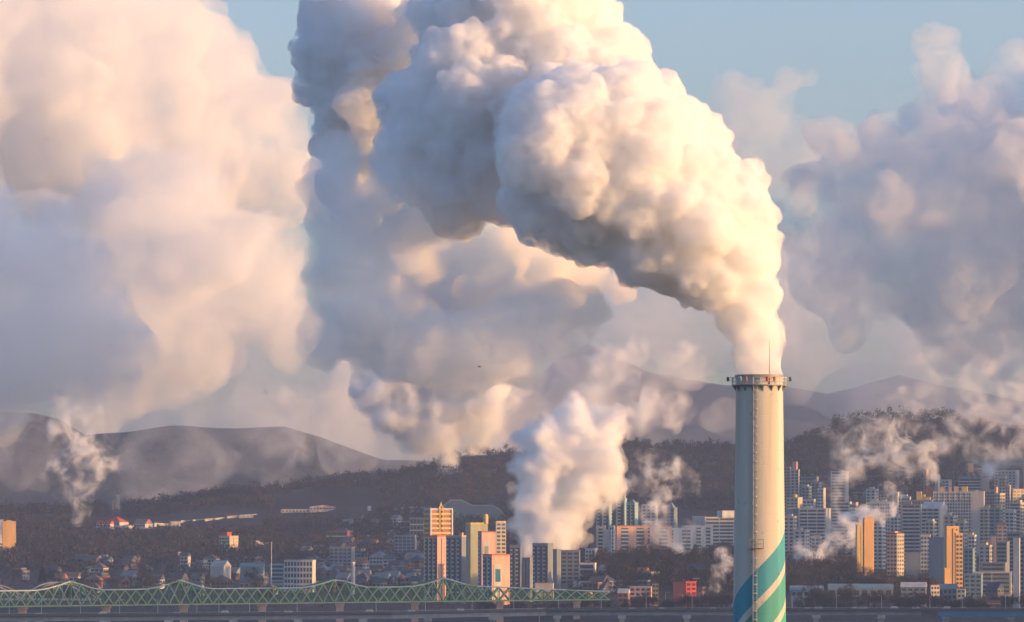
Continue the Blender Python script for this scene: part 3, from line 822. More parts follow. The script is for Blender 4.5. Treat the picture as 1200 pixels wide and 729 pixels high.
q.build('finial', M['ochre'], crn)
for u in (.4, _d - .4): MB().box(-.05, .9, u - .5, u + .5, 0, _h).build('corner_fin', M['white'], crn)
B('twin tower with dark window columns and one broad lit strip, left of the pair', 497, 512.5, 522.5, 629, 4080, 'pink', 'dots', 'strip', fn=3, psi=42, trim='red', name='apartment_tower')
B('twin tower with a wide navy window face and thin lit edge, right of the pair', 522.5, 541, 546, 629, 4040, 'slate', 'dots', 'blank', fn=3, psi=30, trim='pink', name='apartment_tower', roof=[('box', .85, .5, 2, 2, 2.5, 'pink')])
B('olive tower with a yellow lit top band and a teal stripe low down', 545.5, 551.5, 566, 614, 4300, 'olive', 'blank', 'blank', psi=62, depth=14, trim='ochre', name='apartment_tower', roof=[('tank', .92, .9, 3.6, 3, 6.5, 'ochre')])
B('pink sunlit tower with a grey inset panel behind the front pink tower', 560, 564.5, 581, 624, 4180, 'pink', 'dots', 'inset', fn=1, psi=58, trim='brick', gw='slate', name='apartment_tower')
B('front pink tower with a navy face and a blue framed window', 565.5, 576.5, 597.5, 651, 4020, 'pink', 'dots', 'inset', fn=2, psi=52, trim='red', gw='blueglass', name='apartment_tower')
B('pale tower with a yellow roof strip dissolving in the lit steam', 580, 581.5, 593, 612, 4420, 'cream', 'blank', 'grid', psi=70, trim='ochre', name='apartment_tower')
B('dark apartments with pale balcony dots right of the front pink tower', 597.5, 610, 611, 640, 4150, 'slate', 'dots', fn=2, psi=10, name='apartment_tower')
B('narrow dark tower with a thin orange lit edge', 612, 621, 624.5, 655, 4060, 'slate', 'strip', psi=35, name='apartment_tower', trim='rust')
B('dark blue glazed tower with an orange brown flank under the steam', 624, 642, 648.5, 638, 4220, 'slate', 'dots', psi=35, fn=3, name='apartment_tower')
B('dark slim tower with a tan flank under the steam', 648, 652.5, 657.5, 645, 4200, 'slate', 'blank', psi=45, name='apartment_tower')
B('broad dark tower in the steam shadow left of the terraced building', 657, 679, 680, 646, 4260, 'slate', 'grid', psi=8, name='apartment_tower')
B('long low pale hall with a sunlit roof line behind the green truss', 627, 648, 649, 684, 4080, 'cream', 'blank', psi=6, name='hall', top='flat', trim='pink')
# --- left
B('lone tower at the left edge with its upper half glowing orange', 2, 3, 14, 612, 5300, 'orange', 'grid', 'blank', psi=76, depth=12, name='lone_tower', roof=[('box', .5, .5, 2, 4, 1.6, 'cream')])
B('pale flat roofed wing behind the lone orange tower', -12, 0, 3, 610, 5400, 'white', 'grid', psi=20, name='house')
B('small cream tower house on the dark crest', 135.5, 136.5, 140.5, 579, 6300, 'cream', psi=70, name='house', depth=4, top='hip', ybase=592)
B('low pink wing at the foot of the cream tower house', 131, 132, 138, 588, 6290, 'pink', psi=70, depth=6, name='house', top='gable', trim='pink', ybase=593)
B('red roofed long house of the hillside compound', 112, 129, 133, 614, 6050, 'white', 'grid', psi=30, name='house', top='gable', trim='red', sink=1, ybase=620)
B('second red roofed house with a little spire', 122, 140, 150, 612, 6080, 'white', 'grid', psi=40, name='house', top='hip', trim='red', roof=[('mast', .3, .5, .5, .5, 6, 'red')], ybase=619)
B('white house with a rust red roof right of the hillside compound', 156, 170, 178, 614, 6060, 'white', 'grid', psi=35, name='house', top='gable', trim='rust', ybase=619)
B('tiny white hut at the right end of the hillside compound', 179, 181, 183, 613, 6060, 'white', psi=45, name='hut', top='gable', ybase=618)
B('white shed glowing on the hillside road', 198, 199, 211, 611, 6080, 'cream', psi=72, depth=11, name='shed', top='flat', sink=1, ybase=616)
B('long low row house with a lit wall on the wooded crest', 328, 330, 362, 597, 6180, 'cream', 'blank', 'grid', psi=68, depth=30, name='row_house', top='flat', sink=1, ybase=602)
B('taller right part of the crest row house with many lit gables', 362, 363, 394, 594, 6190, 'cream', 'blank', 'grid', psi=68, depth=28, name='row_house', top='gable', trim='pink', sink=1, ybase=602)
B('red roofed flats with a sunlit right flank in the dark valley', 256, 269, 279, 629, 4700, 'beige', 'grid', 'strip', psi=48, top='parapet', roof=[('box', .45, .3, 8, 5, 3.8, 'red')], ybase=652)
B('small cream hall with a roof box in the dark valley', 297, 299.5, 316, 637, 4650, 'cream', 'blank', 'grid', psi=70, depth=12, name='hall', roof=[('box', .6, .2, 4, 4, 2.4, 'white')], ybase=648)
B('white office box with three rows of dark windows behind the truss', 333, 366, 368, 657, 4300, 'white', 'grid', fn=9, pitch=4.2, psi=8, name='office', depth=14, top='flat', trim='white')
B('teal sided dark annex left of the white office box', 316, 333, 334, 662, 4320, 'teal', 'bands', psi=6, name='office', band='teal')
B('blue roofed factory shed in the valley', 281, 308, 310, 664, 4400, 'sheet', 'blank', psi=14, name='shed', top='gable', trim='sheet')
B('white lit gatepost house in the dark valley', 208, 208.8, 211.5, 648, 4900, 'cream', psi=70, name='house', depth=3, ybase=664)
B('grey house behind the lit gatepost house', 211, 220, 223, 652, 4920, 'concrete', 'grid', psi=20, name='house', top='gable')
B('grey shed with a bent pale roof in the valley', 246, 262, 270, 664, 4450, 'concrete', 'blank', psi=30, name='shed', top='gable', trim='concrete')
B('maroon block with a teal band on the slope', 382, 407, 410, 623, 5200, 'maroon', 'bands', psi=10, band='teal', pitch=4.5, ybase=641)
B('large dark roofed mansion behind the truss peak', 386, 412, 414, 642, 4600, 'slate', 'grid', psi=8, depth=16, name='mansion', ybase=673)
B('white stair wing at the corner of the dark mansion', 411, 413.5, 415, 660, 4250, 'white', psi=30, name='stair_wing', depth=3)
B('white lattice framed car park building beside the crowned tower', 480, 497, 498, 608, 4500, 'slate', 'bands', psi=8, band='white', pitch=5.5, fn=4, name='car_park', ybase=640)
B('tiny white pump house glowing on the crest', 430.5, 431.5, 434.5, 594, 6100, 'white', psi=70, name='hut', depth=3, ybase=599)
B('dark slate flats left of the crowned tower', 462, 486, 488, 628, 4700, 'slate', 'grid', psi=10, ybase=660)
B('purple brick warehouse left of the red lit box', 789, 803.5, 804, 683, 3950, 'maroon', 'blank', psi=8, name='warehouse', top='flat', trim='maroon')
B('glowing red box tower on the bank between street lamps', 802.5, 804, 816.5, 682, 3900, 'red', 'blank', 'grid', sn=2, psi=74, depth=7, name='red_tower', top='flat', trim='red')
B('low pinkish riverside hall with white roof', 738, 763, 766, 688, 3950, 'pink', 'grid', psi=10, name='hall', top='flat', trim='white')
B('orange lit stacked kiosk beside the pinkish hall', 764, 765, 769.5, 684, 3930, 'orange', 'blank', 'grid', psi=70, depth=4, name='kiosk', top='flat')
B('small white roofed cabin left of the pinkish riverside hall', 724, 736, 738, 695, 3920, 'rust', 'grid', psi=12, name='cabin', top='gable', trim='white')
# more apartment slabs of the packed right-hand slope
rng = np.random.default_rng(5)
CN = dict(white='white', cream='cream', beige='beige', grey='pale grey', concrete='warm grey', sheet='bluish', slate='slate')
taken = set()
for (x, yt, d) in ((930, 606, 4700), (944, 622, 4650), (960, 630, 4600), (1003, 592, 5000), (1026, 574, 5500), (1034, 612, 4600), (1052, 606, 4800), (1066, 604, 4850), (1094, 612, 4500), 
                   (1118, 605, 4650), (1130, 612, 4600), (1158, 596, 4900), (1172, 596, 4850), (1178, 560, 5700), (1188, 600, 4750), (1196, 590, 5000), (1206, 584, 5100), (1142, 628, 4450), (1160, 640, 4350), (960, 566, 5600), (948, 571, 5480)):
    wl = ['white', 'cream', 'beige', 'grey', 'concrete', 'white', 'sheet'][int(rng.integers(7))]
    w = float(rng.uniform(9, 17)); st = ['cols', 'bands', 'grid', 'cols'][int(rng.integers(4))]
    rf = [('box', float(rng.uniform(.2, .8)), .4, 4, 4, float(rng.uniform(2, 3.4)), ['white', 'ochre', 'pink', 'grey'][int(rng.integers(4))])]
    if rng.random() < .5: rf.append(('tank', float(rng.uniform(.2, .8)), .7, 2.6, 2, 1.8, ['blue', 'ochre', 'white'][int(rng.integers(3))]))
    hh = 'high' if yt < 580 else 'half way' if yt < 605 else 'low'
    sd = 'just right of the chimney' if x < 990 else 'above the yellow lit pair' if x < 1060 else 'above the tall sunlit tower' if x < 1140 else 'toward the right edge'
    lab = '%s %s apartment block %s on the slope %s' % (CN[wl], {'cols': 'ribbed', 'bands': 'banded', 'grid': 'gridded'}[st], hh, sd)
    if lab in taken: lab = 'narrow ' + lab if w < 13 else 'wide ' + lab
    if lab in taken: lab = lab.replace('apartment block', 'block with %s roof box' % rf[0][6])
    taken.add(lab)
    B(lab, x - w * .75, x, x + w * .3, yt, d, wl, st, 'grid', psi=float(rng.uniform(14, 34)), roof=rf, band=['white', 'cream', 'grey'][int(rng.integers(3))], depth=None)
# dense low quarter: small dark houses
rng = np.random.default_rng(21)
WN = dict(slate='slate walled', grey='grey', concrete='concrete', brick='brick', teal='teal', beige='beige', maroon='maroon', sheet='blue grey')
WN.update(soot='sooty', umber='umber', dusk='dusky', mist='misty', slate='slate', sheet='bluish')
RN = dict(umber='brown roof', dusk='teal roof', navy='navy roof', mist='grey roof', darkroof='black roof', slate='slate roof', rust='rust roof', sheet='bluish roof', concrete='pale roof', blue='blue roof', teal='teal roof')
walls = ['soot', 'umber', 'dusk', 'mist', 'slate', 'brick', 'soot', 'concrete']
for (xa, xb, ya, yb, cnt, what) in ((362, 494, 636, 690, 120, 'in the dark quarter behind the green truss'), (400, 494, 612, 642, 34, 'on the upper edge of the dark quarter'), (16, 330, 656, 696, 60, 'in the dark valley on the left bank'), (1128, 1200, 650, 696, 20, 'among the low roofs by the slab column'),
                                  (930, 1200, 545, 590, 44, 'on the slope below the institution'), (680, 862, 670, 694, 16, 'low along the bank below the apartments')):
    for i in range(cnt):
        x = rng.uniform(xa, xb); y = rng.uniform(ya, yb)
        # walk outwards until the ground reaches this row
        d = 3950.0
        while d < 6200:
            p = at(x, 600, d)
            if HORIZON + (EYE - ground(p.x, p.y)) * F / d <= y + 6: break
            d += 20
        w = rng.uniform(7, 16); h_ = rng.uniform(4, 9)
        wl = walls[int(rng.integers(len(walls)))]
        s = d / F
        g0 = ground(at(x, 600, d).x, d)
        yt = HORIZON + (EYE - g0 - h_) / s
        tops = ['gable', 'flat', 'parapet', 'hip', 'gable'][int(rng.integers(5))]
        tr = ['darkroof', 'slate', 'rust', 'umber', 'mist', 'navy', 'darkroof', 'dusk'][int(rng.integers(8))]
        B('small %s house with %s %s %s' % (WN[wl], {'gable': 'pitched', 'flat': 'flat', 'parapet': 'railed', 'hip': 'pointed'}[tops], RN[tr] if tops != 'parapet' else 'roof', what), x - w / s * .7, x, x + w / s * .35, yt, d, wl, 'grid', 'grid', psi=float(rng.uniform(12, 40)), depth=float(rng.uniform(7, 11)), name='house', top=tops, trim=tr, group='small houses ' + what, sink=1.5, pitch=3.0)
print('buildings', round(time.time() - T0, 1))

# ------------------------------------------------------------------ green truss bridge
def lerp(x, pts): return float(np.interp(x, [p[0] for p in pts], [p[1] for p in pts]))
PEAKS = (-44, 85, 213, 397, 523)
TD = [(-300, 3430), (0, 3550), (720, 3840), (900, 3900)]
TB = 14.7
def truss_top(px):
    h = 9.4
    for k in PEAKS:
        w = 46 if px < k else 36
        h = max(h, 9.4 + 5.8 * max(0, 1 - abs(px - k) / w) ** 1.6)
    if px > 560: h = max(5.5, 9.4 - (px - 560) * .028)
    return h
def tp(px, z, off=0.0):
    d = lerp(px, TD); p = at(px, 600, d)
    return Vector((p.x - off * .4, p.y + off, z))
br = empty('truss_bridge', tp(0, 0))
tag(br, 'green steel truss bridge with peaked humps over its piers and crossed diagonals', 'bridge')
o0 = br.location.copy()
def rel(v): return v - o0
xs_ = list(np.arange(-150, 722, 12.9))
far = MB()
for i, (a, b) in enumerate(zip(xs_[:-1], xs_[1:])):
    ha, hb = TB + truss_top(a), TB + truss_top(b)
    MB().bar(rel(tp(a, ha)), rel(tp(b, hb)), .75, .7).build('top_chord', M['palesteel'] if i % 9 else M['greenpale'], br)
    MB().bar(rel(tp(a, TB)), rel(tp(b, TB)), .9, .7).build('bottom_chord', M['greenpale'], br)
    MB().bar(rel(tp(a, TB)), rel(tp(a, ha)), .5).build('vertical', M['green'], br)
    MB().bar(rel(tp(a, TB)), rel(tp(b, hb - .3)), .55).build('diagonal', M['greenpale'], br)
    MB().bar(rel(tp(a, ha - .3)), rel(tp(b, TB, .25)), .55).build('diagonal', M['greenpale'], br)
    W_ = 11.0
    a, b = a + 6.4, b + 6.4; ha, hb = TB + truss_top(a), TB + truss_top(b)      # the far side shows half a panel over
    far.bar(rel(tp(a, ha, W_)), rel(tp(b, hb, W_)), .75); far.bar(rel(tp(a, TB, W_)), rel(tp(b, TB, W_)), .9)
    far.bar(rel(tp(a, TB, W_)), rel(tp(a, ha, W_)), .55); far.bar(rel(tp(a, TB, W_)), rel(tp(b, hb, W_)), .6); far.bar(rel(tp(a, ha, W_)), rel(tp(b, TB, W_ + .3)), .6)
    far.bar(rel(tp(a, ha)), rel(tp(a, ha, W_)), .45); far.bar(rel(tp(a, ha - 2.5)), rel(tp(a, ha - 2.5, W_)), .35)
    far.bar(rel(tp(a, ha, .2)), rel(tp(b, hb, W_)), .3)
far.build('far_lattice', M['green'], br, stuff=True)
q = MB()
for a, b in zip(xs_[:-1], xs_[1:]): q.bar(rel(tp(a, TB - .2, 5.5)), rel(tp(b, TB - .2, 5.5)), 10.0, .5)
q.build('track_deck', M['slate'], br)
for px in (-44, 30, 128, 219, 311, 402, 490, 590, 680):
    p = rel(tp(px, 0, 5.5))
    m_ = MB(); m_.box(p.x - 2.2, p.x + 2.2, p.y - 5, p.y + 5, -5 - o0.z, TB - 1.9 - o0.z); m_.box(p.x - 2.9, p.x + 2.9, p.y - 6, p.y + 6, TB - 1.9 - o0.z, TB - .7 - o0.z)
    m_.build('pier', M['pink'], br)
# pale arches of the bridge behind it
ab = empty('arch_bridge', at(30, 600, 3760)); ab.location.z = 0
tag(ab, 'pale pink steel arch bridge showing two arches behind the green truss at its left end', 'bridge')
for c_, hw, pk in ((-8, 40, 685), (73, 42, 682.5)):
    for off in (0, 9):
        m_ = MB(); pr = None
        for t in np.linspace(-1, 1, 17):
            p = at(c_ + hw * t, 697 + 6 - (697 + 6 - pk) * (1 - t * t), 3760 + off * 1.0) - ab.location
            p.x -= off * .5
            if pr is not None: m_.bar(pr, p, .9)
            pr = p
        m_.build('arch_rib', M['pink'] if off == 0 else M['palesteel'], ab)
    for t in np.linspace(-.75, .75, 7):
        a_ = at(c_ + hw * t, 697 + 6 - (697 + 6 - pk) * (1 - t * t), 3760) - ab.location; b_ = at(c_ + hw * t, 702, 3760) - ab.location
        MB().bar(a_, b_, .25).build('hanger', M['palesteel'], ab)
a_, b_ = at(-120, 702.5, 3765) - ab.location, at(118, 702.5, 3765) - ab.location
MB().bar(a_, b_, 10, 1.2).build('deck', M['concrete'], ab)

# ------------------------------------------------------------------ road bridge along the river
RD = [(-500, 3360), (0, 3445), (460, 3535), (640, 3640), (900, 3655), (1060, 3655), (1200, 3640), (1700, 3480)]
def rp_(px, z, off=0.0):
    d = lerp(px, RD); p = at(px, 600, d)
    return Vector((p.x, p.y + off, z))
rb = empty('road_bridge', rp_(0, 0)); o1 = rb.location.copy()
tag(rb, 'long concrete riverside road bridge on dark piers running across the whole foreground', 'bridge')
def prof_sweep(name, mat, prof, x0, x1, step=20.0):
    """Sweeps a closed (offset, z) outline along the road."""
    xs = np.arange(x0, x1 + .1, step); v = []; f = []
    k = len(prof)
    for x in xs: v += [tuple(rp_(x, z, o) - o1) for o, z in prof]
    for i in range(len(xs) - 1): f += [(i * k + j, (i + 1) * k + j, (i + 1) * k + (j + 1) % k, i * k + (j + 1) % k) for j in range(k)]
    f += [tuple(range(k))[::-1], tuple((len(xs) - 1) * k + j for j in range(k))]
    m_ = MB(); m_.v, m_.f = v, f
    o = m_.build(name, mat, rb)
    bm = bmesh.new(); bm.from_mesh(o.data); bmesh.ops.recalc_face_normals(bm, faces=bm.faces); bm.to_mesh(o.data); bm.free()
    return o
DZ = 11.2
prof_sweep('deck_slab', M['asphalt'], [(0, DZ - .9), (0, DZ - .1), (17, DZ - .1), (17, DZ - .9)], -500, 1700)
prof_sweep('parapet', M['deck'], [(-.35, DZ - .5), (-.35, DZ + .85), (-.02, DZ + .85), (-.02, DZ - .5)], -500, 1700)
prof_sweep('parapet', M['deck'], [(17.02, DZ - .5), (17.02, DZ + .85), (17.35, DZ + .85), (17.35, DZ - .5)], -500, 1700)
prof_sweep('girder', M['slate'], [(1.6, DZ - 3.4), (1.6, DZ - .92), (7, DZ - .92), (7, DZ - 3.4)], -500, 1090)
prof_sweep('girder', M['slate'], [(10, DZ - 3.4), (10, DZ - .92), (15.5, DZ - .92), (15.5, DZ - 3.4)], -500, 1090)
M['bluegirder'] = paint('blue_girder_paint', (.05, .20, .33), rough=.5)
prof_sweep('steel_girder', M['bluegirder'], [(.6, DZ - 4.6), (.2, DZ - .92), (16, DZ - .92), (15, DZ - 4.6)], 1100, 1700)
prof_sweep('rail', M['palesteel'], [(-.22, DZ + 1.25), (-.22, DZ + 1.35), (-.12, DZ + 1.35), (-.12, DZ + 1.25)], -500, 1700)
for i, px in enumerate(np.arange(-480, 1690, 76)):
    px = px - 7
    p = rp_(px, 0, 8.5) - o1
    m_ = MB(); m_.box(p.x - 1.6, p.x + 1.6, p.y - 3.4, p.y + 3.4, -5, DZ - 5.4)
    m_.box(p.x - 2.4, p.x + 2.4, p.y - 7.6, p.y + 7.6, DZ - 5.4, DZ - (3.42 if px < 1090 else 4.62))
    m_.build('pier', M['concrete'], rb)
for px in np.arange(-495, 1700, 9.0):
    p = rp_(px, DZ, -.17) - o1
    MB().box(p.x - .06, p.x + .06, p.y - .06, p.y + .06, DZ + .85, DZ + 1.26).build('rail_post', M['palesteel'], rb)

# street lamps, road bridge and bank
def lamp_proto():
    r = empty('street_lamp', (0, 0, 0))
    MB().tube([(0, 0, 0, .22), (0, 0, .8, .2), (0, 0, 9.6, .12)], 8).build('pole', M['palesteel'], r)
    m_ = MB(); m_.bar((0, 0, 9.55), (1.2, -.3, 10.1), .13); m_.bar((1.2, -.3, 10.1), (1.9, -.45, 10.15), .12); m_.build('arm', M['palesteel'], r)
    m_ = MB().box(1.6, 2.7, -.68, -.3, 10.06, 10.3); m_.build('lamp_head', M['white'], r)
    return r
def copy_tree(o, parent=None):
    c = o.copy(); COL.objects.link(c); c.parent = parent
    if parent is not None: c.matrix_parent_inverse = o.matrix_parent_inverse.copy()
    for k in list(o.children): copy_tree(k, c)
    return c
lp = lamp_proto(); first = True
def put(proto, loc, rz, sc, label, cat, group):
    global_first = proto.get('used')
    o = copy_tree(proto) if global_first else proto
    if not global_first: proto['used'] = 1
    o.location = loc; o.rotation_euler = (0, 0, rz); o.scale = (sc, sc, sc)
    tag(o, label, cat, group)
    return o
for px in (-30, 8, 46, 92, 138, 183, 229, 255, 291, 347, 394, 440, 498, 553, 602, 655, 705, 758, 812, 930, 982, 1035, 1092, 1130, 1181):
    p = rp_(px, DZ + .0, 16.4)
    where = 'in front of the green truss' if px < 720 else 'on the plain right half of the bridge'
    put(lp, p, math.pi if px % 2 else 0, .85, 'pale street lamp on the road bridge ' + where, 'street lamp', 'street lamps along the road bridge ' + where)
for px, d in ((632, 3800), (800, 3880), (819, 3890), (858, 3900), (928, 3900), (942, 3910), (1020, 3930), (1058, 3880), (1150, 3850), (1184, 3840), (745, 3900), (780, 3910)):
    x = at(px, 0, d).x
    put(lp, (x, d, ground(x, d) - .2), 0.0 if px != 800 else math.pi, 1.0, 'white headed street lamp on the far bank', 'street lamp', 'street lamps on the far bank')
# cars on the road bridge
def car_proto(mat, van):
    r = empty('van' if van else 'car', (0, 0, 0))
    L_, Hh = (5.2, 2.1) if van else (4.4, 1.45)
    m_ = MB(); m_.box(-L_ / 2, L_ / 2, -.9, .9, .35, .95 if not van else 1.1); m_.box(-L_ / 2 - .08, L_ / 2 + .08, -.86, .86, .4, .62); m_.build('body', M[mat], r)
    n = MB(); x0, x1 = (-L_ / 2 + .1, L_ / 2 - 1.2) if van else (-L_ / 2 + .7, L_ / 2 - 1.1)
    n.v = [(x0, -.86, .952), (x1 + .5, -.86, .952), (x1 + .5, .86, .952), (x0, .86, .952), (x0 + .3, -.72, Hh), (x1 - .2, -.72, Hh), (x1 - .2, .72, Hh), (x0 + .3, .72, Hh)]
    n.v = [(a, b, c + (.15 if van and c < 1 else 0)) for a, b, c in n.v]
    n.f = [(0, 3, 2, 1), (4, 5, 6, 7), (0, 1, 5, 4), (1, 2, 6, 5), (2, 3, 7, 6), (3, 0, 4, 7)]
    n.build('cabin', M[mat], r)
    MB().box(x0 + .35, x1 - .2, -.83, -.78, 1.05 + (.2 if van else 0), Hh - .12).build('side_window', M['glass'], r)
    for sx in (-1, 1):
        for sy in (-1, 1):
            w = MB().tube([(0, 0, -.11, .33), (0, 0, .11, .33)], 10).build('wheel', M['darkroof'], r, loc=(sx * L_ * .3, sy * .82, .34)); w.rotation_euler = (R(90), 0, 0)
    return r
cars = [('white', 0, 'white car'), ('white', 1, 'white van'), ('grey', 0, 'grey car'), ('darkroof', 0, 'black car'), ('cream', 1, 'cream van')]
protos = [car_proto(a, b) for a, b, c in cars]
seen_n = {}
for i, px in enumerate((-8, 45, 119, 207, 262, 338, 432, 482, 489, 540, 596, 633, 676, 741, 776, 836, 946, 960, 1002, 1012, 1048, 1074, 1110, 1126)):
    k = (i * 7 + i // 3) % 5
    lane = 3.5 if i % 2 else 7.0
    p = rp_(px, DZ - .08, lane); p2 = rp_(px + 5, DZ, lane)
    side = 'before the green truss' if px < 560 else 'left of the chimney' if px < 880 else 'right of the chimney'
    put(protos[k], p, math.atan2(p2.y - p.y, p2.x - p.x) + (0 if i % 2 else math.pi), 1.0, '%s driving on the road bridge %s' % (cars[k][2], side), 'van' if cars[k][1] else 'car', 'vehicles on the road bridge ' + side)

# ------------------------------------------------------------------ smaller things on the slopes
# golf practice net
gn = empty('practice_net', at(545, 600, 6020)); gp = gn.location.copy()
gn.location.z = gp.z = ground(gp.x, gp.y) - 1
tag(gn, 'tall grey green practice net on poles behind the crowned tower', 'net')
def net_mat():
    m, nt, out = new_mat('net_cloth')
    a = nt.nodes.new('ShaderNodeBsdfTransparent'); b = nt.nodes.new('ShaderNodeBsdfDiffuse'); x = nt.nodes.new('ShaderNodeMixShader')
    b.inputs[0].default_value = (.25, .29, .28, 1); x.inputs[0].default_value = .88
    nt.links.new(a.outputs[0], x.inputs[1]); nt.links.new(b.outputs[0], x.inputs[2]); nt.links.new(x.outputs[0], out.inputs[0])
    return m
NM = net_mat()
out_ = [(508, 610), (519, 593), (528, 586), (541, 586), (553, 592), (566, 592), (577, 592), (586, 597), (593, 606)]
for off in (0, 45):
    pts = [at(x, y, 6020 + off) - gp for x, y in out_]
    for a, b in zip(pts[:-1], pts[1:]):
        m_ = MB(); m_.box(0, 1, 0, 1, 0, 1)
        m_.v = [(a.x, a.y, 0), (b.x, b.y, 0), (b.x, b.y + .2, 0), (a.x, a.y + .2, 0), (a.x, a.y, a.z), (b.x, b.y, b.z), (b.x, b.y + .2, b.z), (a.x, a.y + .2, a.z)]
        m_.build('net_panel', NM, gn)
        MB().bar(a, b, .7).build('cable', M['palesteel'], gn)
    for p in pts: MB().tube([(p.x, p.y, 0, .4), (p.x, p.y, p.z + .4, .3)], 8).build('post', M['steel'], gn)
# curved pale roof hall on the crest
ar = empty('arched_hall', at(478, 600, 6060)); ap = ar.location.copy(); ar.location.z = ap.z = ground(ap.x, ap.y) - 1
tag(ar, 'long hall with a pale curved roof edge on the wooded crest left of the net', 'hall')
crv = [(448, 602), (455, 599.5), (465, 597), (475, 595.5), (490, 595), (507, 595)]
for i, (a, b) in enumerate(zip(crv[:-1], crv[1:])):
    p, q_ = at(*a, 6060) - ap, at(*b, 6060) - ap
    m_ = MB(); m_.v = [(p.x, p.y, 0), (q_.x, q_.y, 0), (q_.x, q_.y + 30, 0), (p.x, p.y + 30, 0), (p.x, p.y, p.z), (q_.x, q_.y, q_.z), (q_.x, q_.y + 30, q_.z), (p.x, p.y + 30, p.z)]
    m_.f = [(0, 3, 2, 1), (4, 5, 6, 7), (0, 1, 5, 4), (1, 2, 6, 5), (2, 3, 7, 6), (3, 0, 4, 7)]
    m_.build('wall', M['slate'], ar)
    n_ = MB(); n_.v = [(p.x, p.y - 1, p.z + .01), (q_.x, q_.y - 1, q_.z + .01), (q_.x, q_.y + 31, q_.z + .01), (p.x, p.y + 31, p.z + .01), (p.x, p.y - 1, p.z + 1.2), (q_.x, q_.y - 1, q_.z + 1.2), (q_.x, q_.y + 31, q_.z + 1.2), (p.x, p.y + 31, p.z + 1.2)]
    n_.f = m_.f; n_.build('roof', M['white'], ar)
# hillside road walls
for lab, pts in (('pale road wall climbing the wooded slope, lower stretch', [(150, 616), (168, 613), (186, 613), (200, 613.5)]), ('pale road wall on the wooded slope right of the white shed', [(212, 610), (226, 609), (240, 608), (252, 607), (264, 606)]),
                 ('pale road wall on the wooded slope below the crest row house', [(266, 605), (280, 603.5), (296, 602.5), (306, 602)])):
    dd_ = [d_at_row(x, y + 3.5) for x, y in pts]
    r = empty('retaining_wall', at(pts[0][0], 600, dd_[0])); c0 = r.location.copy()
    r.location.z = c0.z = at(pts[0][0], pts[0][1], dd_[0]).z - 3
    tag(r, lab, 'wall')
    for (a, da), (b, db) in zip(list(zip(pts, dd_))[:-1], list(zip(pts, dd_))[1:]):
        p, q_ = at(*a, da) - c0, at(*b, da) - c0
        # panels step forward so that each turns a little to the sun
        m_ = MB(); m_.v = [(p.x, p.y, p.z - 6), (q_.x, p.y + 14, q_.z - 6), (q_.x, p.y + 16, q_.z - 6), (p.x, p.y + 2, p.z - 6), (p.x, p.y, p.z), (q_.x, p.y + 14, q_.z), (q_.x, p.y + 16, q_.z), (p.x, p.y + 2, p.z)]
        m_.f = [(0, 3, 2, 1), (4, 5, 6, 7), (0, 1, 5, 4), (1, 2, 6, 5), (2, 3, 7, 6), (3, 0, 4, 7)]
        m_.build('panel', M['cream'], r)
# blue tarps of the compound
for i, (px, py, w) in enumerate(((128, 622, 5), (140, 622.5, 6), (151, 621.5, 6), (166, 620, 6), (176, 619, 4))):
    d = d_at_row(px, py + 2); s = d / F; p = at(px, py, d)
    r = empty('tent', (p.x, p.y, ground(p.x, d) - .2)); tag(r, 'pale blue tarpaulin tent in the row below the red roofed houses', 'tent', 'blue tents below the red roofed houses')
    MB().gable(-w * s / 2, w * s / 2, -3, 3, 1.6, 1.4, 'x').build('tarpaulin', M['sheet'] if i % 2 else M['blue'], r)
    for sx in (-1, 1):
        for sy in (-1, 1): MB().box(sx * w * s * .45 - .1, sx * w * s * .45 + .1, sy * 2.7 - .1, sy * 2.7 + .1, -2, 1.59).build('leg', M['steel'], r)
# mast with its pipe rail in the valley
p = at(318, 683, 4280); g0 = ground(p.x, p.y)
r = empty('pole', (p.x, p.y, g0)); tag(r, 'thin white pole standing alone left of the white office box', 'pole')
hz_ = at(318, 637, 4280).z - g0
MB().tube([(0, 0, 0, .35), (0, 0, hz_, .22)], 8).build('shaft', M['white'], r)
MB().tube([(0, 0, hz_, .3), (0, 0, hz_ + .4, .7), (0, 0, hz_ + 1.0, .5)], 10).build('cap', M['pink'], r)
p = at(331, 683.5, 4285); g0 = ground(p.x, p.y)
r = empty('guard_rail', (p.x, p.y, g0)); tag(r, 'pale horizontal guard rail at the foot of the thin white pole', 'railing')
zt = max(1.0, at(331, 683, 4285).z - g0)
MB().box(-8, 8, -.15, .15, zt - .5, zt).build('rail', M['white'], r)
for k in range(5): MB().box(-8 + 4 * k - .1, -8 + 4 * k + .1, -.1, .1, -1, zt - .5).build('post', M['steel'], r)
# round lit tank among the trees
p = at(691, 701, 3900); g0 = ground(p.x, p.y); r_ = 2.3
t_ = empty('storage_tank', (p.x, p.y, at(691, 701, 3900).z)); tag(t_, 'round ochre tank glowing in the sun among the riverside trees', 'tank')
MB().tube([(0, 0, 0, r_), (0, 0, 2.6, r_), (0, 0, 3.6, r_ * .8), (0, 0, 4.1, r_ * .3)], 20).build('shell', M['ochre'], t_)
for k in range(4):
    a = k * math.pi / 2 + .5
    MB().tube([(r_ * .8 * math.cos(a), r_ * .8 * math.sin(a), min(-1, g0 - t_.location.z - 1), .2), (r_ * .8 * math.cos(a), r_ * .8 * math.sin(a), 0, .2)], 6).build('leg', M['steel'], t_)
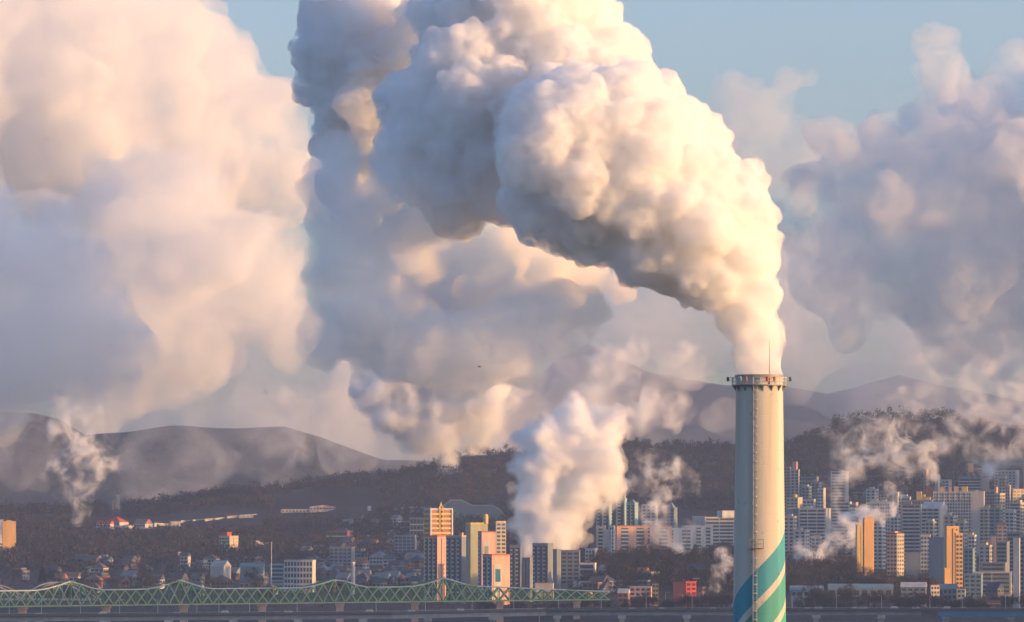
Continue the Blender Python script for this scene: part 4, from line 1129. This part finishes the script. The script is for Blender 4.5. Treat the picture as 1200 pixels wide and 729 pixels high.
# red shelter by the road
p = at(1165, 707, 3760); g0 = ground(p.x, p.y)
r = empty('shelter', (p.x, p.y, max(g0, p.z - 1))); tag(r, 'low red shelter with a pale front rail beside the road on the right', 'shelter')
MB().box(-4, 4, 0, 4, 0, 2.6).build('wall', M['rust'], r); MB().box(-4.4, 4.4, -.5, 4.4, 2.61, 3.0).build('roof', M['brick'], r); MB().box(-4.2, 4.2, -.8, -.6, .6, 1.0).build('front_rail', M['pink'], r)
print('things', round(time.time() - T0, 1))

# ------------------------------------------------------------------ trees
def crown(seed, h, w, n, tw=.16, ln=1.5, low=.22):
    rg = np.random.default_rng(seed)
    nb = 9
    cb = rg.normal(size=(nb, 3)) * np.array([w * .26, w * .26, h * .13]) + np.array([0, 0, h * .62])
    k = rg.integers(0, nb, n)
    c = cb[k] + rg.normal(size=(n, 3)) * np.array([w * .13, w * .13, h * .085])
    c[:, 2] = np.clip(c[:, 2], h * low, h)
    d = c - np.array([0, 0, h * .35]); d /= np.linalg.norm(d, axis=1)[:, None]
    d += rg.normal(size=(n, 3)) * .35; d /= np.linalg.norm(d, axis=1)[:, None]
    L_ = ln * rg.uniform(.5, 1.3, n)[:, None]
    sd = np.cross(d, rg.normal(size=(n, 3))); sd /= np.linalg.norm(sd, axis=1)[:, None]
    v = np.stack([c - sd * tw, c + sd * tw, c + d * L_], 1).reshape(-1, 3)
    return v
def trunk_mb(seed, h):
    rg = random.Random(seed); m_ = MB()
    m_.tube([(0, 0, -1, .34), (.05, 0, h * .25, .25), (0, .05, h * .5, .16), (.05, 0, h * .85, .05)], 7)
    for k in range(7):
        a = rg.uniform(0, 6.28); z = h * rg.uniform(.25, .6); l = h * rg.uniform(.18, .32)
        m_.bar((0, 0, z), (math.cos(a) * l * .8, math.sin(a) * l * .8, z + l * .9), .14)
    return m_
def tree_proto(name, seed, h, w, n, mat, tw=.16, ln=1.5, low=.22):
    r = empty(name, (0, 0, 0))
    trunk_mb(seed, h).build('trunk', M['bark'], r)
    v = crown(seed, h, w, n, tw, ln, low)
    mesh_np('crown', v, None, np.arange(len(v)).reshape(-1, 3), M[mat], r)
    return r
def pine_proto(seed, h):
    r = empty('pine_tree', (0, 0, 0)); rg = np.random.default_rng(seed)
    MB().tube([(0, 0, -1, .3), (0, 0, h * .9, .06)], 7).build('trunk', M['bark'], r)
    n = 700; t = rg.uniform(.15, 1, n) ** .8; z = h * t; rad = (1.02 - t) * h * .26 * np.sqrt(rg.uniform(.1, 1, n)); a = rg.uniform(0, 6.28, n)
    c = np.stack([rad * np.cos(a), rad * np.sin(a), z], 1); dr = np.stack([np.cos(a), np.sin(a), -.25 + 0 * a], 1) + rg.normal(size=(n, 3)) * .3
    sd = np.cross(dr, rg.normal(size=(n, 3))); sd /= np.linalg.norm(sd, axis=1)[:, None]
    v = np.stack([c - sd * .35, c + sd * .35, c + dr * 1.1], 1).reshape(-1, 3)
    mesh_np('crown', v, None, np.arange(len(v)).reshape(-1, 3), M['pine'], r)
    return r
tps = [tree_proto('bare_tree', 1, 11, 9, 620, 'twig'), tree_proto('bare_tree', 2, 14, 9, 700, 'twig'), tree_proto('bare_tree', 3, 12, 11, 700, 'twigred'), pine_proto(4, 12), tree_proto('bare_tree', 5, 10, 8, 560, 'twigred'), tree_proto('bare_tree', 6, 15, 10, 760, 'twig'),
       tree_proto('shrub', 7, 5.5, 7, 520, 'pine', .22, .8, .05)]
rng = np.random.default_rng(77)
for (xa, xb, da, db, cnt, kinds, nm, where, cat) in (
        (922, 1003, 4130, 4560, 60, (0, 1, 2, 2, 4, 5), 'bare reddish brown tree', 'in the grove right of the chimney', 'tree'),
        (1003, 1110, 4130, 4260, 36, (0, 2, 4, 5), 'bare brown tree', 'at the foot of the yellow lit towers', 'tree'),
        (1050, 1205, 3790, 3840, 34, (0, 1, 4), 'bare dark tree', 'along the road on the right bank', 'tree'),
        (925, 1050, 3800, 3900, 28, (0, 1, 2, 4), 'bare rusty tree', 'in front of the long sheet roofed shed', 'tree'),
        (690, 865, 4150, 4560, 90, (0, 1, 5, 3), 'dark bare tree', 'on the bank below the apartment row', 'tree'),
        (826, 866, 4600, 4800, 16, (2, 2, 4), 'red brown tree', 'in front of the white office slab', 'tree'),
        (720, 866, 3830, 3890, 22, (0, 2, 4), 'bare twiggy tree', 'beside the glowing red tower', 'tree'),
        (556, 722, 3850, 3900, 46, (6, 6, 6, 4), 'green riverside shrub', 'at the right end of the truss bridge', 'shrub'),
        (15, 330, 4000, 4700, 40, (0, 1, 2, 5, 3), 'dark tree', 'in the shaded valley on the left bank', 'tree')):
    for i in range(cnt):
        d = float(rng.uniform(da, db)); px = float(rng.uniform(xa, xb)); x = at(px, 0, d).x
        k = int(kinds[int(rng.integers(len(kinds)))])
        put(tps[k], (x, d, ground(x, d) - .3), float(rng.uniform(0, 6.28)), (sc_ := float(rng.uniform(.72, 1.25))), ('tall ' if sc_ > 1.08 else 'low ' if sc_ < .88 else 'mid sized ') + ('dark pine tree ' if k == 3 else nm + ' ') + where, cat, ('pines ' if k == 3 else 'trees ') + where)
for t in tps:
    pass
# woods on the slopes, past counting
def woods(name, n, xr, yr, seed, mat, h0, w0, tri, keep, zf=None):
    rg = np.random.default_rng(seed)
    x = rg.uniform(*xr, n); y = rg.uniform(*yr, n)
    px = 600 + x * F / y
    m = keep(px, y, rg.random(n))
    x, y = x[m], y[m]; k = len(x)
    z = (zf or ground_np)(x, y)
    hh = h0 * rg.uniform(.6, 1.25, k); ww = w0 * rg.uniform(.7, 1.3, k)
    c = rg.normal(size=(k, tri, 3)) * .24
    c = np.clip(c, -.5, .5)
    c = c * np.stack([ww, ww, hh * .75], 1)[:, None, :] + np.stack([x, y, z + hh * .58], 1)[:, None, :]
    sc = (hh * .16)[:, None, None]
    d1 = rg.normal(size=(k, tri, 3)) + np.array([0, 0, .9]); d1 /= np.linalg.norm(d1, axis=2)[:, :, None]
    sd = np.cross(d1, rg.normal(size=(k, tri, 3))); sd /= np.linalg.norm(sd, axis=2)[:, :, None]
    v = np.stack([c - sd * sc * .35, c + sd * sc * .35, c + d1 * sc * 1.5], 2).reshape(-1, 3)
    o = mesh_np(name, v, None, np.arange(len(v)).reshape(-1, 3), M[mat]); tag(o, kind='stuff')
    print(name, k)
def k_left(px, y, r): return (px > -260) & (px < 690) & (r < np.where(y > 5100, .95, .25)) & ~((y > 5780) & (y < 6130) & (px > 104) & (px < 312)) & ~((y > 5950) & (y < 6260) & (px > 322) & (px < 440)) & ~((y > 6150) & (px > 126) & (px < 145)) & ~((px > 330) & (px < 620) & (y < 5100))
def k_right(px, y, r): return (px > 640) & (px < 1500) & (r < .9)
def k_low(px, y, r): return (px > -250) & (px < 1400) & (r < .8)
woods('bare_woods', 9500, (-800, 100), (4700, 6700), 5, 'twig', 11, 9, 30, k_left)
woods('reddish_woods', 2600, (-800, 100), (4900, 6600), 6, 'twigred', 11, 9, 30, k_left)
woods('bare_woods', 7000, (30, 900), (5950, 7000), 7, 'twig', 11, 9, 30, k_right)
woods('pine_woods', 2600, (100, 900), (6000, 7000), 8, 'pine', 12, 8, 34, lambda px, y, r: k_right(px, y, r) & (np.sin(px * .06 + 2) + np.sin(px * .023) + np.sin(y * .02) > .5))
woods('riverside_scrub', 3000, (-550, 700), (3900, 4700), 9, 'twig', 5, 6, 16, k_low)
woods('middle_hill_woods', 17000, (-950, 950), (8100, 9180), 12, 'twig', 9, 13, 12, lambda px, y, r: (px > -150) & (px < 1350), MIDZ)
woods('bank_woods', 1500, (40, 260), (4130, 4600), 14, 'twig', 8, 8, 30, lambda px, y, r: (px > 672) & (px < 1010))
woods('ridge_woods', 2500, (640, 1800), (3700, 7300), 10, 'twig', 13, 13, 14, lambda px, y, r: px > 1250)
# a bird against the grey steam
bp_ = at(562, 430, 640)
bd = empty('bird', bp_, .4); tag(bd, 'tiny dark bird gliding in front of the grey steam left of the chimney', 'bird')
m_ = MB(); m_.tube([(0, 0, -.16, .01), (0, 0, -.08, .05), (0, 0, .04, .055), (0, 0, .12, .035), (0, 0, .17, .01)], 8)
bo = m_.build('body', M['soot'], bd); bo.rotation_euler = (0, R(90), 0)
for sy in (-1, 1):
    m_ = MB(); m_.v = [(.06, 0, .02), (-.05, 0, .02), (-.06, sy * .2, .09), (.05, sy * .2, .1), (-.09, sy * .42, .05), (.0, sy * .42, .055), (.06, 0, .035), (-.05, 0, .035), (-.06, sy * .2, .1), (.05, sy * .2, .115), (-.09, sy * .42, .056), (.0, sy * .42, .062)]
    m_.f = [(0, 1, 2, 3), (3, 2, 4, 5), (9, 8, 7, 6), (11, 10, 8, 9), (0, 3, 9, 6), (3, 5, 11, 9), (5, 4, 10, 11), (4, 2, 8, 10), (2, 1, 7, 8), (1, 0, 6, 7)]
    m_.build('wing', M['soot'], bd)
MB().box(-.28, -.15, -.05, .05, -.005, .008).build('tail', M['soot'], bd)
print('trees', round(time.time() - T0, 1))

# ------------------------------------------------------------------ steam
front = [(890, 433, 24, 0), (889, 414, 24, 0), (885, 390, 28, 0), (873, 352, 38, 0), (852, 305, 54, 5), (815, 258, 76, 15), (765, 228, 86, 25), (715, 195, 90, 30),
         (665, 172, 74, 20), (690, 142, 60, 30), (745, 152, 68, 40), (640, 235, 48, 30), (855, 247, 46, 30), (888, 302, 22, 10), (882, 234, 16, 10), (700, 240, 58, 30), (790, 182, 58, 60)]
second = [(700, 70, 60, 240), (640, 60, 78, 250), (570, 110, 86, 240), (505, 130, 60, 240), (480, 175, 42, 230), (545, 190, 62, 220), (600, 195, 62, 200), (640, -20, 76, 270),
          (550, 15, 64, 300), (470, 100, 34, 250), (720, 110, 50, 170), (660, 150, 70, 130), (570, -40, 70, 330)]
third = [(450, 60, 80, 540), (410, 20, 62, 560), (352, 20, 32, 560), (347, 60, 24, 560), (460, 130, 66, 540), (410, 180, 48, 560), (420, -30, 76, 600), (385, 120, 36, 560), (510, 20, 60, 480)]
M_main = steam_mat('dense_white_steam', 0.1 * k0, 0.04, g=.1, scol=(.95, .95, .95), noise=k0 / 16, nr=(.37, .62, .1, 1.8))
cloud('steam_plume', D0, front + second + third, 2.4, 11, M_main, 'thick white steam billowing out of the striped chimney top', base=(890, 437), buds=((50, .16, .44), (30, .14, .40)), k=8, rough=(2.8, 22))

M_left = steam_mat('soft_steam', 0.018 * F / 6600, 0.0, color=(1, .97, .92), noise=F / 7000 / 60, nr=(.34, .66, .25, 1.7))
LB = ((36, .22, .45), (20, .2, .4))
leftA = [(60, 60, 130, 0), (170, 70, 90, 0), (230, 120, 70, 0), (120, 160, 110, 0), (60, -50, 120, 0), (-70, 120, 130, 0), (300, 150, 52, 0), (215, 40, 50, 0), (330, 220, 44, 0), (270, 200, 70, 0), (200, 220, 80, 0)]
cloud('steam_cloud', 7600, leftA, 6.0, 3, M_left, 'upper peach lit steam cloud high in the left sky', cat='steam cloud', warp=16, warp_cell=70, buds=LB)
leftB = [(190, 270, 84, 0), (250, 310, 70, 0), (120, 290, 70, 0), (300, 290, 48, 0), (230, 390, 60, 0), (170, 370, 74, 0), (300, 360, 42, 0), (330, 310, 36, 40), (150, 440, 44, 0), (330, 400, 30, 0)]
cloud('steam_cloud', 6600, leftB, 5.0, 23, M_left, 'middle peach and lavender steam cloud above the wooded hills on the left', cat='steam cloud', warp=16, warp_cell=60, buds=LB)
leftC = [(40, 330, 74, 0), (-40, 300, 90, 0), (90, 390, 66, 0), (20, 400, 70, 0), (130, 420, 46, 0), (-60, 420, 80, 0), (100, 330, 40, 0), (50, 260, 36, 0)]
cloud('steam_cloud', 5700, leftC, 5.0, 24, steam_mat('low_soft_steam', 0.018 * F / 5700, 0.0, color=(1, .97, .93), noise=F / 5700 / 60, nr=(.34, .66, .25, 1.7)), 'lower lavender grey steam cloud at the left edge', cat='steam cloud', warp=16, warp_cell=60, buds=LB)
M_mid = steam_mat('grey_steam', 0.026 * k0, 0.0, color=(.965, .95, .945))
mid = [(415, 290, 48, 150), (430, 365, 54, 150), (398, 235, 44, 150), (425, 405, 36, 160), (392, 320, 40, 150), (392, 190, 36, 160), (388, 390, 34, 150), (438, 222, 36, 160), (380, 270, 26, 150), (378, 350, 26, 150),
       (535, 405, 50, 110), (600, 392, 46, 90), (655, 378, 38, 74), (500, 420, 34, 122), (692, 368, 24, 62), (480, 400, 42, 128), (560, 428, 26, 105), (450, 415, 30, 140), (440, 250, 42, 190), (478, 258, 34, 240)]
cloud('steam_cloud', D0, mid, 4.0, 5, M_mid, 'blue grey steam column in the shade below and behind the white plume', cat='steam cloud', warp=14, warp_cell=60, buds=((36, .22, .45), (24, .2, .4)))
M_lit = steam_mat('sunset_tinted_steam', 0.05 * k0, 0.0, color=(1, .79, .49))  # warm orange sunlight put into the scatter colour itself
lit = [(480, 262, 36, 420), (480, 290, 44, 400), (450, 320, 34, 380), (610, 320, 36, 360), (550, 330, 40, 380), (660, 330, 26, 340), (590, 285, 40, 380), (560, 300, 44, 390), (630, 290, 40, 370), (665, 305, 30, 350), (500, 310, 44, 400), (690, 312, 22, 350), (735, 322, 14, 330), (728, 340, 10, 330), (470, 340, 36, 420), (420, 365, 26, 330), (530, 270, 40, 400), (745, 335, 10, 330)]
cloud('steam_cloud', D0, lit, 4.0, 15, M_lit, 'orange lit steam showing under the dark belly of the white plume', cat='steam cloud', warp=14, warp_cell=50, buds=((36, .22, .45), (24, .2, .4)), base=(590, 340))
M_far = steam_mat('far_steam', 0.0066 * F / 10600, 0.0, color=(1, .95, .86), noise=F / 10600 / 90, nr=(.3, .7, .15, 1.8))
farb = [(x, y, r, dp) for x, y, r, dp in ((-150, 380, 110, 0), (0, 400, 100, 40), (120, 420, 90, 0), (230, 430, 90, 60), (330, 440, 90, 0), (440, 430, 100, 30), (560, 420, 100, 0), (660, 380, 100, 60), (760, 390, 80, 0), (850, 360, 90, 30), (940, 370, 90, 0), (1020, 410, 80, 40), (1100, 430, 80, 0), (1200, 420, 90, 30), (1320, 420, 100, 0), (1450, 440, 100, 0), (980, 300, 60, 80), (700, 280, 70, 80), (400, 500, 70, 0), (560, 500, 70, 0), (250, 500, 60, 0), (690, 480, 60, 0))]
cloud('steam_veil', 10600, farb, 7.0, 44, M_far, 'thin peach veil of steam lying across the far mountains', cat='steam veil', warp=26, warp_cell=80, sharp=2, buds=((24, .25, .45), (14, .2, .4)))
lowb = [(x, y, r, 0) for x, y, r in ((-80, 540, 40), (20, 520, 44), (160, 545, 40), (230, 530, 44), (330, 525, 46), (410, 520, 46), (470, 540, 36), (560, 530, 34), (640, 520, 40), (700, 500, 40), (780, 500, 36), (100, 500, 30), (300, 490, 36), (840, 490, 36))]
cloud('steam_veil', 7700, lowb, 5.0, 45, steam_mat('low_veil_steam', 0.0036 * F / 7700, 0.0, color=(1, .97, .94), noise=F / 7700 / 50, nr=(.34, .68, .05, 2.0)), 'low grey veil of steam lying along the middle hills', cat='steam veil', warp=24, warp_cell=60, sharp=2, buds=((24, .25, .45), (14, .2, .4)))
M_right = steam_mat('violet_steam', 0.0145 * F / 5200, 0.0, noise=F / 5200 / 50, nr=(.36, .64, .15, 1.8))
right = [(1110, 230, 100, 0), (1180, 200, 115, 0), (1000, 215, 54, 0), (955, 235, 36, 0), (1090, 72, 22, -90), (1100, 95, 30, -80), (1112, 110, 30, -60), (975, 170, 26, -80), (1010, 180, 30, -60), (1120, 140, 50, 0), (1195, 110, 46, 0), (1150, 310, 90, 0), (1050, 290, 70, 0), (1130, 400, 44, 0), (1040, 190, 50, 0), (930, 265, 30, 0), (965, 330, 40, 0), (1005, 370, 36, 0), (960, 290, 34, 0), (1260, 230, 90, 0)]
cloud('steam_cloud', 5200, right, 5.5, 6, M_right, 'violet shaded steam bank over the apartments on the right', cat='steam cloud', warp=22, warp_cell=44, buds=((36, .22, .45), (24, .2, .4)), sharp=2)
offr = [(1330, 200, 110, -20), (1440, 260, 150, 0), (1560, 250, 150, -40), (1380, 380, 110, 0), (1320, 110, 60, 0), (1680, 200, 170, 0)]  # out of view, added to keep the violet bank in shade
cloud('steam_cloud', 5200, offr, 7.0, 46, steam_mat('dense_shading_steam', 0.03 * F / 5200, 0.0), 'unseen dense steam bank added further right that shades the violet bank', cat='steam cloud', warp=16, warp_cell=60, buds=((30, .22, .45), (16, .2, .4)))
M_thin = steam_mat('thin_steam', 0.010 * F / 7000, 0.0)
thin = [(900, 150, 36, 0), (880, 120, 30, 0), (860, 170, 30, 0), (930, 190, 40, 0), (920, 110, 24, 0), (960, 180, 24, 0), (880, 190, 34, 0)]
cloud('steam_wisp', 7000, thin, 3.5, 16, M_thin, 'thin violet wisp between the white plume and the right steam bank', cat='steam wisp', warp=26, warp_cell=40, buds=((20, .3, .5),))

def wisp(d, blobs, seed, label, dens, h=2.2, nr=(.42, .66, .02, 2.6), warp=16, cell=30, iso=None, cat='steam wisp', name='steam_wisp', buds=((26, .25, .45), (16, .2, .45)), base=None):
    iso = (warp * .15, -warp * .25, -warp * .6)
    warp *= 1.25
    ms = [steam_mat('wisp_steam', dens * F / d * (.55, 1.0, 1.7)[i], 0.0, color=(1, .97, .93), noise=(F / d) / cell * .75, nr=nr) for i in range(len(iso))]
    return cloud(name, d, blobs, h, seed, ms[0], label, cat=cat, warp=warp, warp_cell=cell, iso=iso, mats=ms, buds=buds, base=base, rough=(warp * .12, cell * .45), sharp=2)
wisp(4350, [(632, 634, 22, 0), (612, 616, 18, 0), (655, 612, 32, 0), (636, 575, 36, 0), (672, 580, 34, 0), (650, 535, 38, 0), (690, 540, 36, 0), (622, 545, 18, 0), (640, 505, 22, 0), (675, 500, 30, 0), (715, 505, 24, 0), (700, 570, 22, 0)], 31,
     'dense peach lit steam rising before the pink towers', .034, h=1.9, nr=(.34, .64, .2, 1.9), warp=10, cell=24, cat='steam plume', name='steam_plume', base=(632, 655))
wisp(4500, [(690, 480, 34, 0), (725, 485, 28, 0), (715, 445, 34, 0), (750, 460, 30, 0), (700, 420, 26, 0), (740, 410, 24, 0), (780, 470, 24, 0), (800, 440, 26, 0)], 41,
     'thin grey upper trail of the peach lit steam, leaning toward the chimney', .008, warp=20, cell=30, cat='steam wisp', base=(690, 510))
wisp(5900, [(1010, 500, 14, 0), (1040, 490, 16, 0), (1070, 480, 18, 0), (1120, 500, 16, 0), (1160, 540, 18, 0), (1185, 555, 16, 0), (1100, 530, 14, 0), (980, 505, 10, 0), (1200, 500, 22, 0)], 42,
     'thin veil of steam trailing along the wooded hill on the right', .009, h=1.7, warp=17, cell=18, base=(1010, 520))
wisp(6400, [(522, 542, 14, 0), (528, 518, 24, 0), (505, 500, 30, 0), (475, 478, 30, 0), (485, 440, 34, 0), (470, 395, 24, 0), (540, 475, 38, 0), (450, 455, 28, 0), (562, 500, 20, 0), (530, 430, 36, 0), (580, 440, 30, 0)], 32,
     'pale leaning steam above the wooded crest, tapering to a point', .045, nr=(.34, .66, .15, 1.9), cat='steam plume', name='steam_plume', base=(522, 556))
wisp(6900, [(400, 480, 28, 0), (380, 505, 24, 0), (365, 528, 16, 0), (400, 535, 14, 0), (415, 445, 34, 0), (350, 470, 26, 0), (430, 510, 22, 0)], 43,
     'faint grey trail of steam sinking toward the crest left of the leaning steam', .007, cell=34, nr=(.3, .7, .2, 1.8), base=(380, 545))
wisp(5300, [(90, 600, 9, 0), (85, 580, 14, 0), (100, 560, 18, 0), (115, 540, 18, 0), (95, 520, 20, 0), (75, 550, 14, 0), (60, 570, 10, 0), (80, 490, 18, 0), (60, 500, 14, 0), (120, 515, 12, 0), (100, 480, 14, 0)], 33,
     'thin white smoke twisting up from the left hillside', .014, h=1.6, warp=15, cell=18, base=(88, 614))
wisp(4450, [(935, 650, 11, 0), (950, 650, 13, 0), (968, 640, 14, 0), (985, 630, 14, 0), (1000, 617, 14, 0), (1018, 603, 13, 0), (1034, 590, 11, 0), (1045, 575, 8, 0), (925, 655, 7, 0)], 34,
     'pink lit steam streak leaning right across the yellow lit towers', .042, h=1.4, warp=9, cell=14, base=(930, 665))
wisp(5150, [(978, 600, 8, 0), (980, 580, 12, 0), (985, 558, 15, 0), (998, 540, 16, 0), (1015, 525, 16, 0), (1035, 520, 18, 0), (1060, 515, 18, 0), (1085, 520, 18, 0), (1075, 540, 16, 0), (1050, 545, 14, 0), (1100, 545, 12, 0), (1000, 520, 9, 0)], 35,
     'pale steam arching over the apartments below the wooded hill', .013, h=1.7, warp=13, cell=18, base=(978, 612))
wisp(6150, [(1130, 545, 12, 0), (1140, 520, 18, 0), (1150, 490, 24, 0), (1135, 455, 28, 0), (1160, 420, 30, 0), (1120, 400, 30, 0), (1180, 450, 22, 0), (1095, 440, 22, 0), (1150, 370, 34, 0), (1190, 520, 16, 0)], 36,
     'faint broad steam column rising past the hilltop institution', .009, h=2.4, warp=18, cell=26, base=(1130, 560))
wisp(4480, [(768, 645, 8, 0), (775, 630, 12, 0), (790, 635, 12, 0), (805, 625, 10, 0), (770, 612, 12, 0), (765, 592, 12, 0), (775, 570, 14, 0), (790, 555, 14, 0), (805, 570, 10, 0), (760, 545, 14, 0), (740, 560, 12, 0), (815, 635, 7, 0)], 37,
     'ragged steam drifting before the lit apartment row', .013, h=1.5, warp=12, cell=15, base=(768, 655))
wisp(4050, [(838, 685, 6, 0), (845, 672, 8, 0), (852, 662, 9, 0), (848, 650, 7, 0), (862, 668, 7, 0), (880, 655, 8, 0)], 38,
     'small puff of steam low beside the chimney', .02, h=1.2, warp=7, cell=10, base=(838, 692))
print('steam', round(time.time() - T0, 1))

# ------------------------------------------------------------------ haze
HAZE_TOP = 20 + max(o.location.z + max(v[2] for v in o.bound_box) for o in bpy.data.objects if o.name.startswith('steam'))
print('haze top', HAZE_TOP)
hz, nt, out = new_mat('haze_air')
pv = nt.nodes.new('ShaderNodeVolumePrincipled')
pv.inputs['Color'].default_value = (0.93, 0.92, 0.97, 1)
pv.inputs['Anisotropy'].default_value = 0.66
pv.inputs['Density'].default_value = HAZE
nt.links.new(pv.outputs[0], out.inputs['Volume'])
x0, x1, y0, y1, z0, z1 = -3300, 3300, -250, 15000, -8, HAZE_TOP
vv = [(x0, y0, z0), (x1, y0, z0), (x1, y1, z0), (x0, y1, z0), (x0, y0, z1), (x1, y0, z1), (x1, y1, z1), (x0, y1, z1)]
o = mesh_np('haze', vv, [(0, 3, 2, 1), (4, 5, 6, 7), (0, 1, 5, 4), (1, 2, 6, 5), (2, 3, 7, 6), (3, 0, 4, 7)], None, hz)
tag(o, kind='stuff')
print('done', round(time.time() - T0, 1))
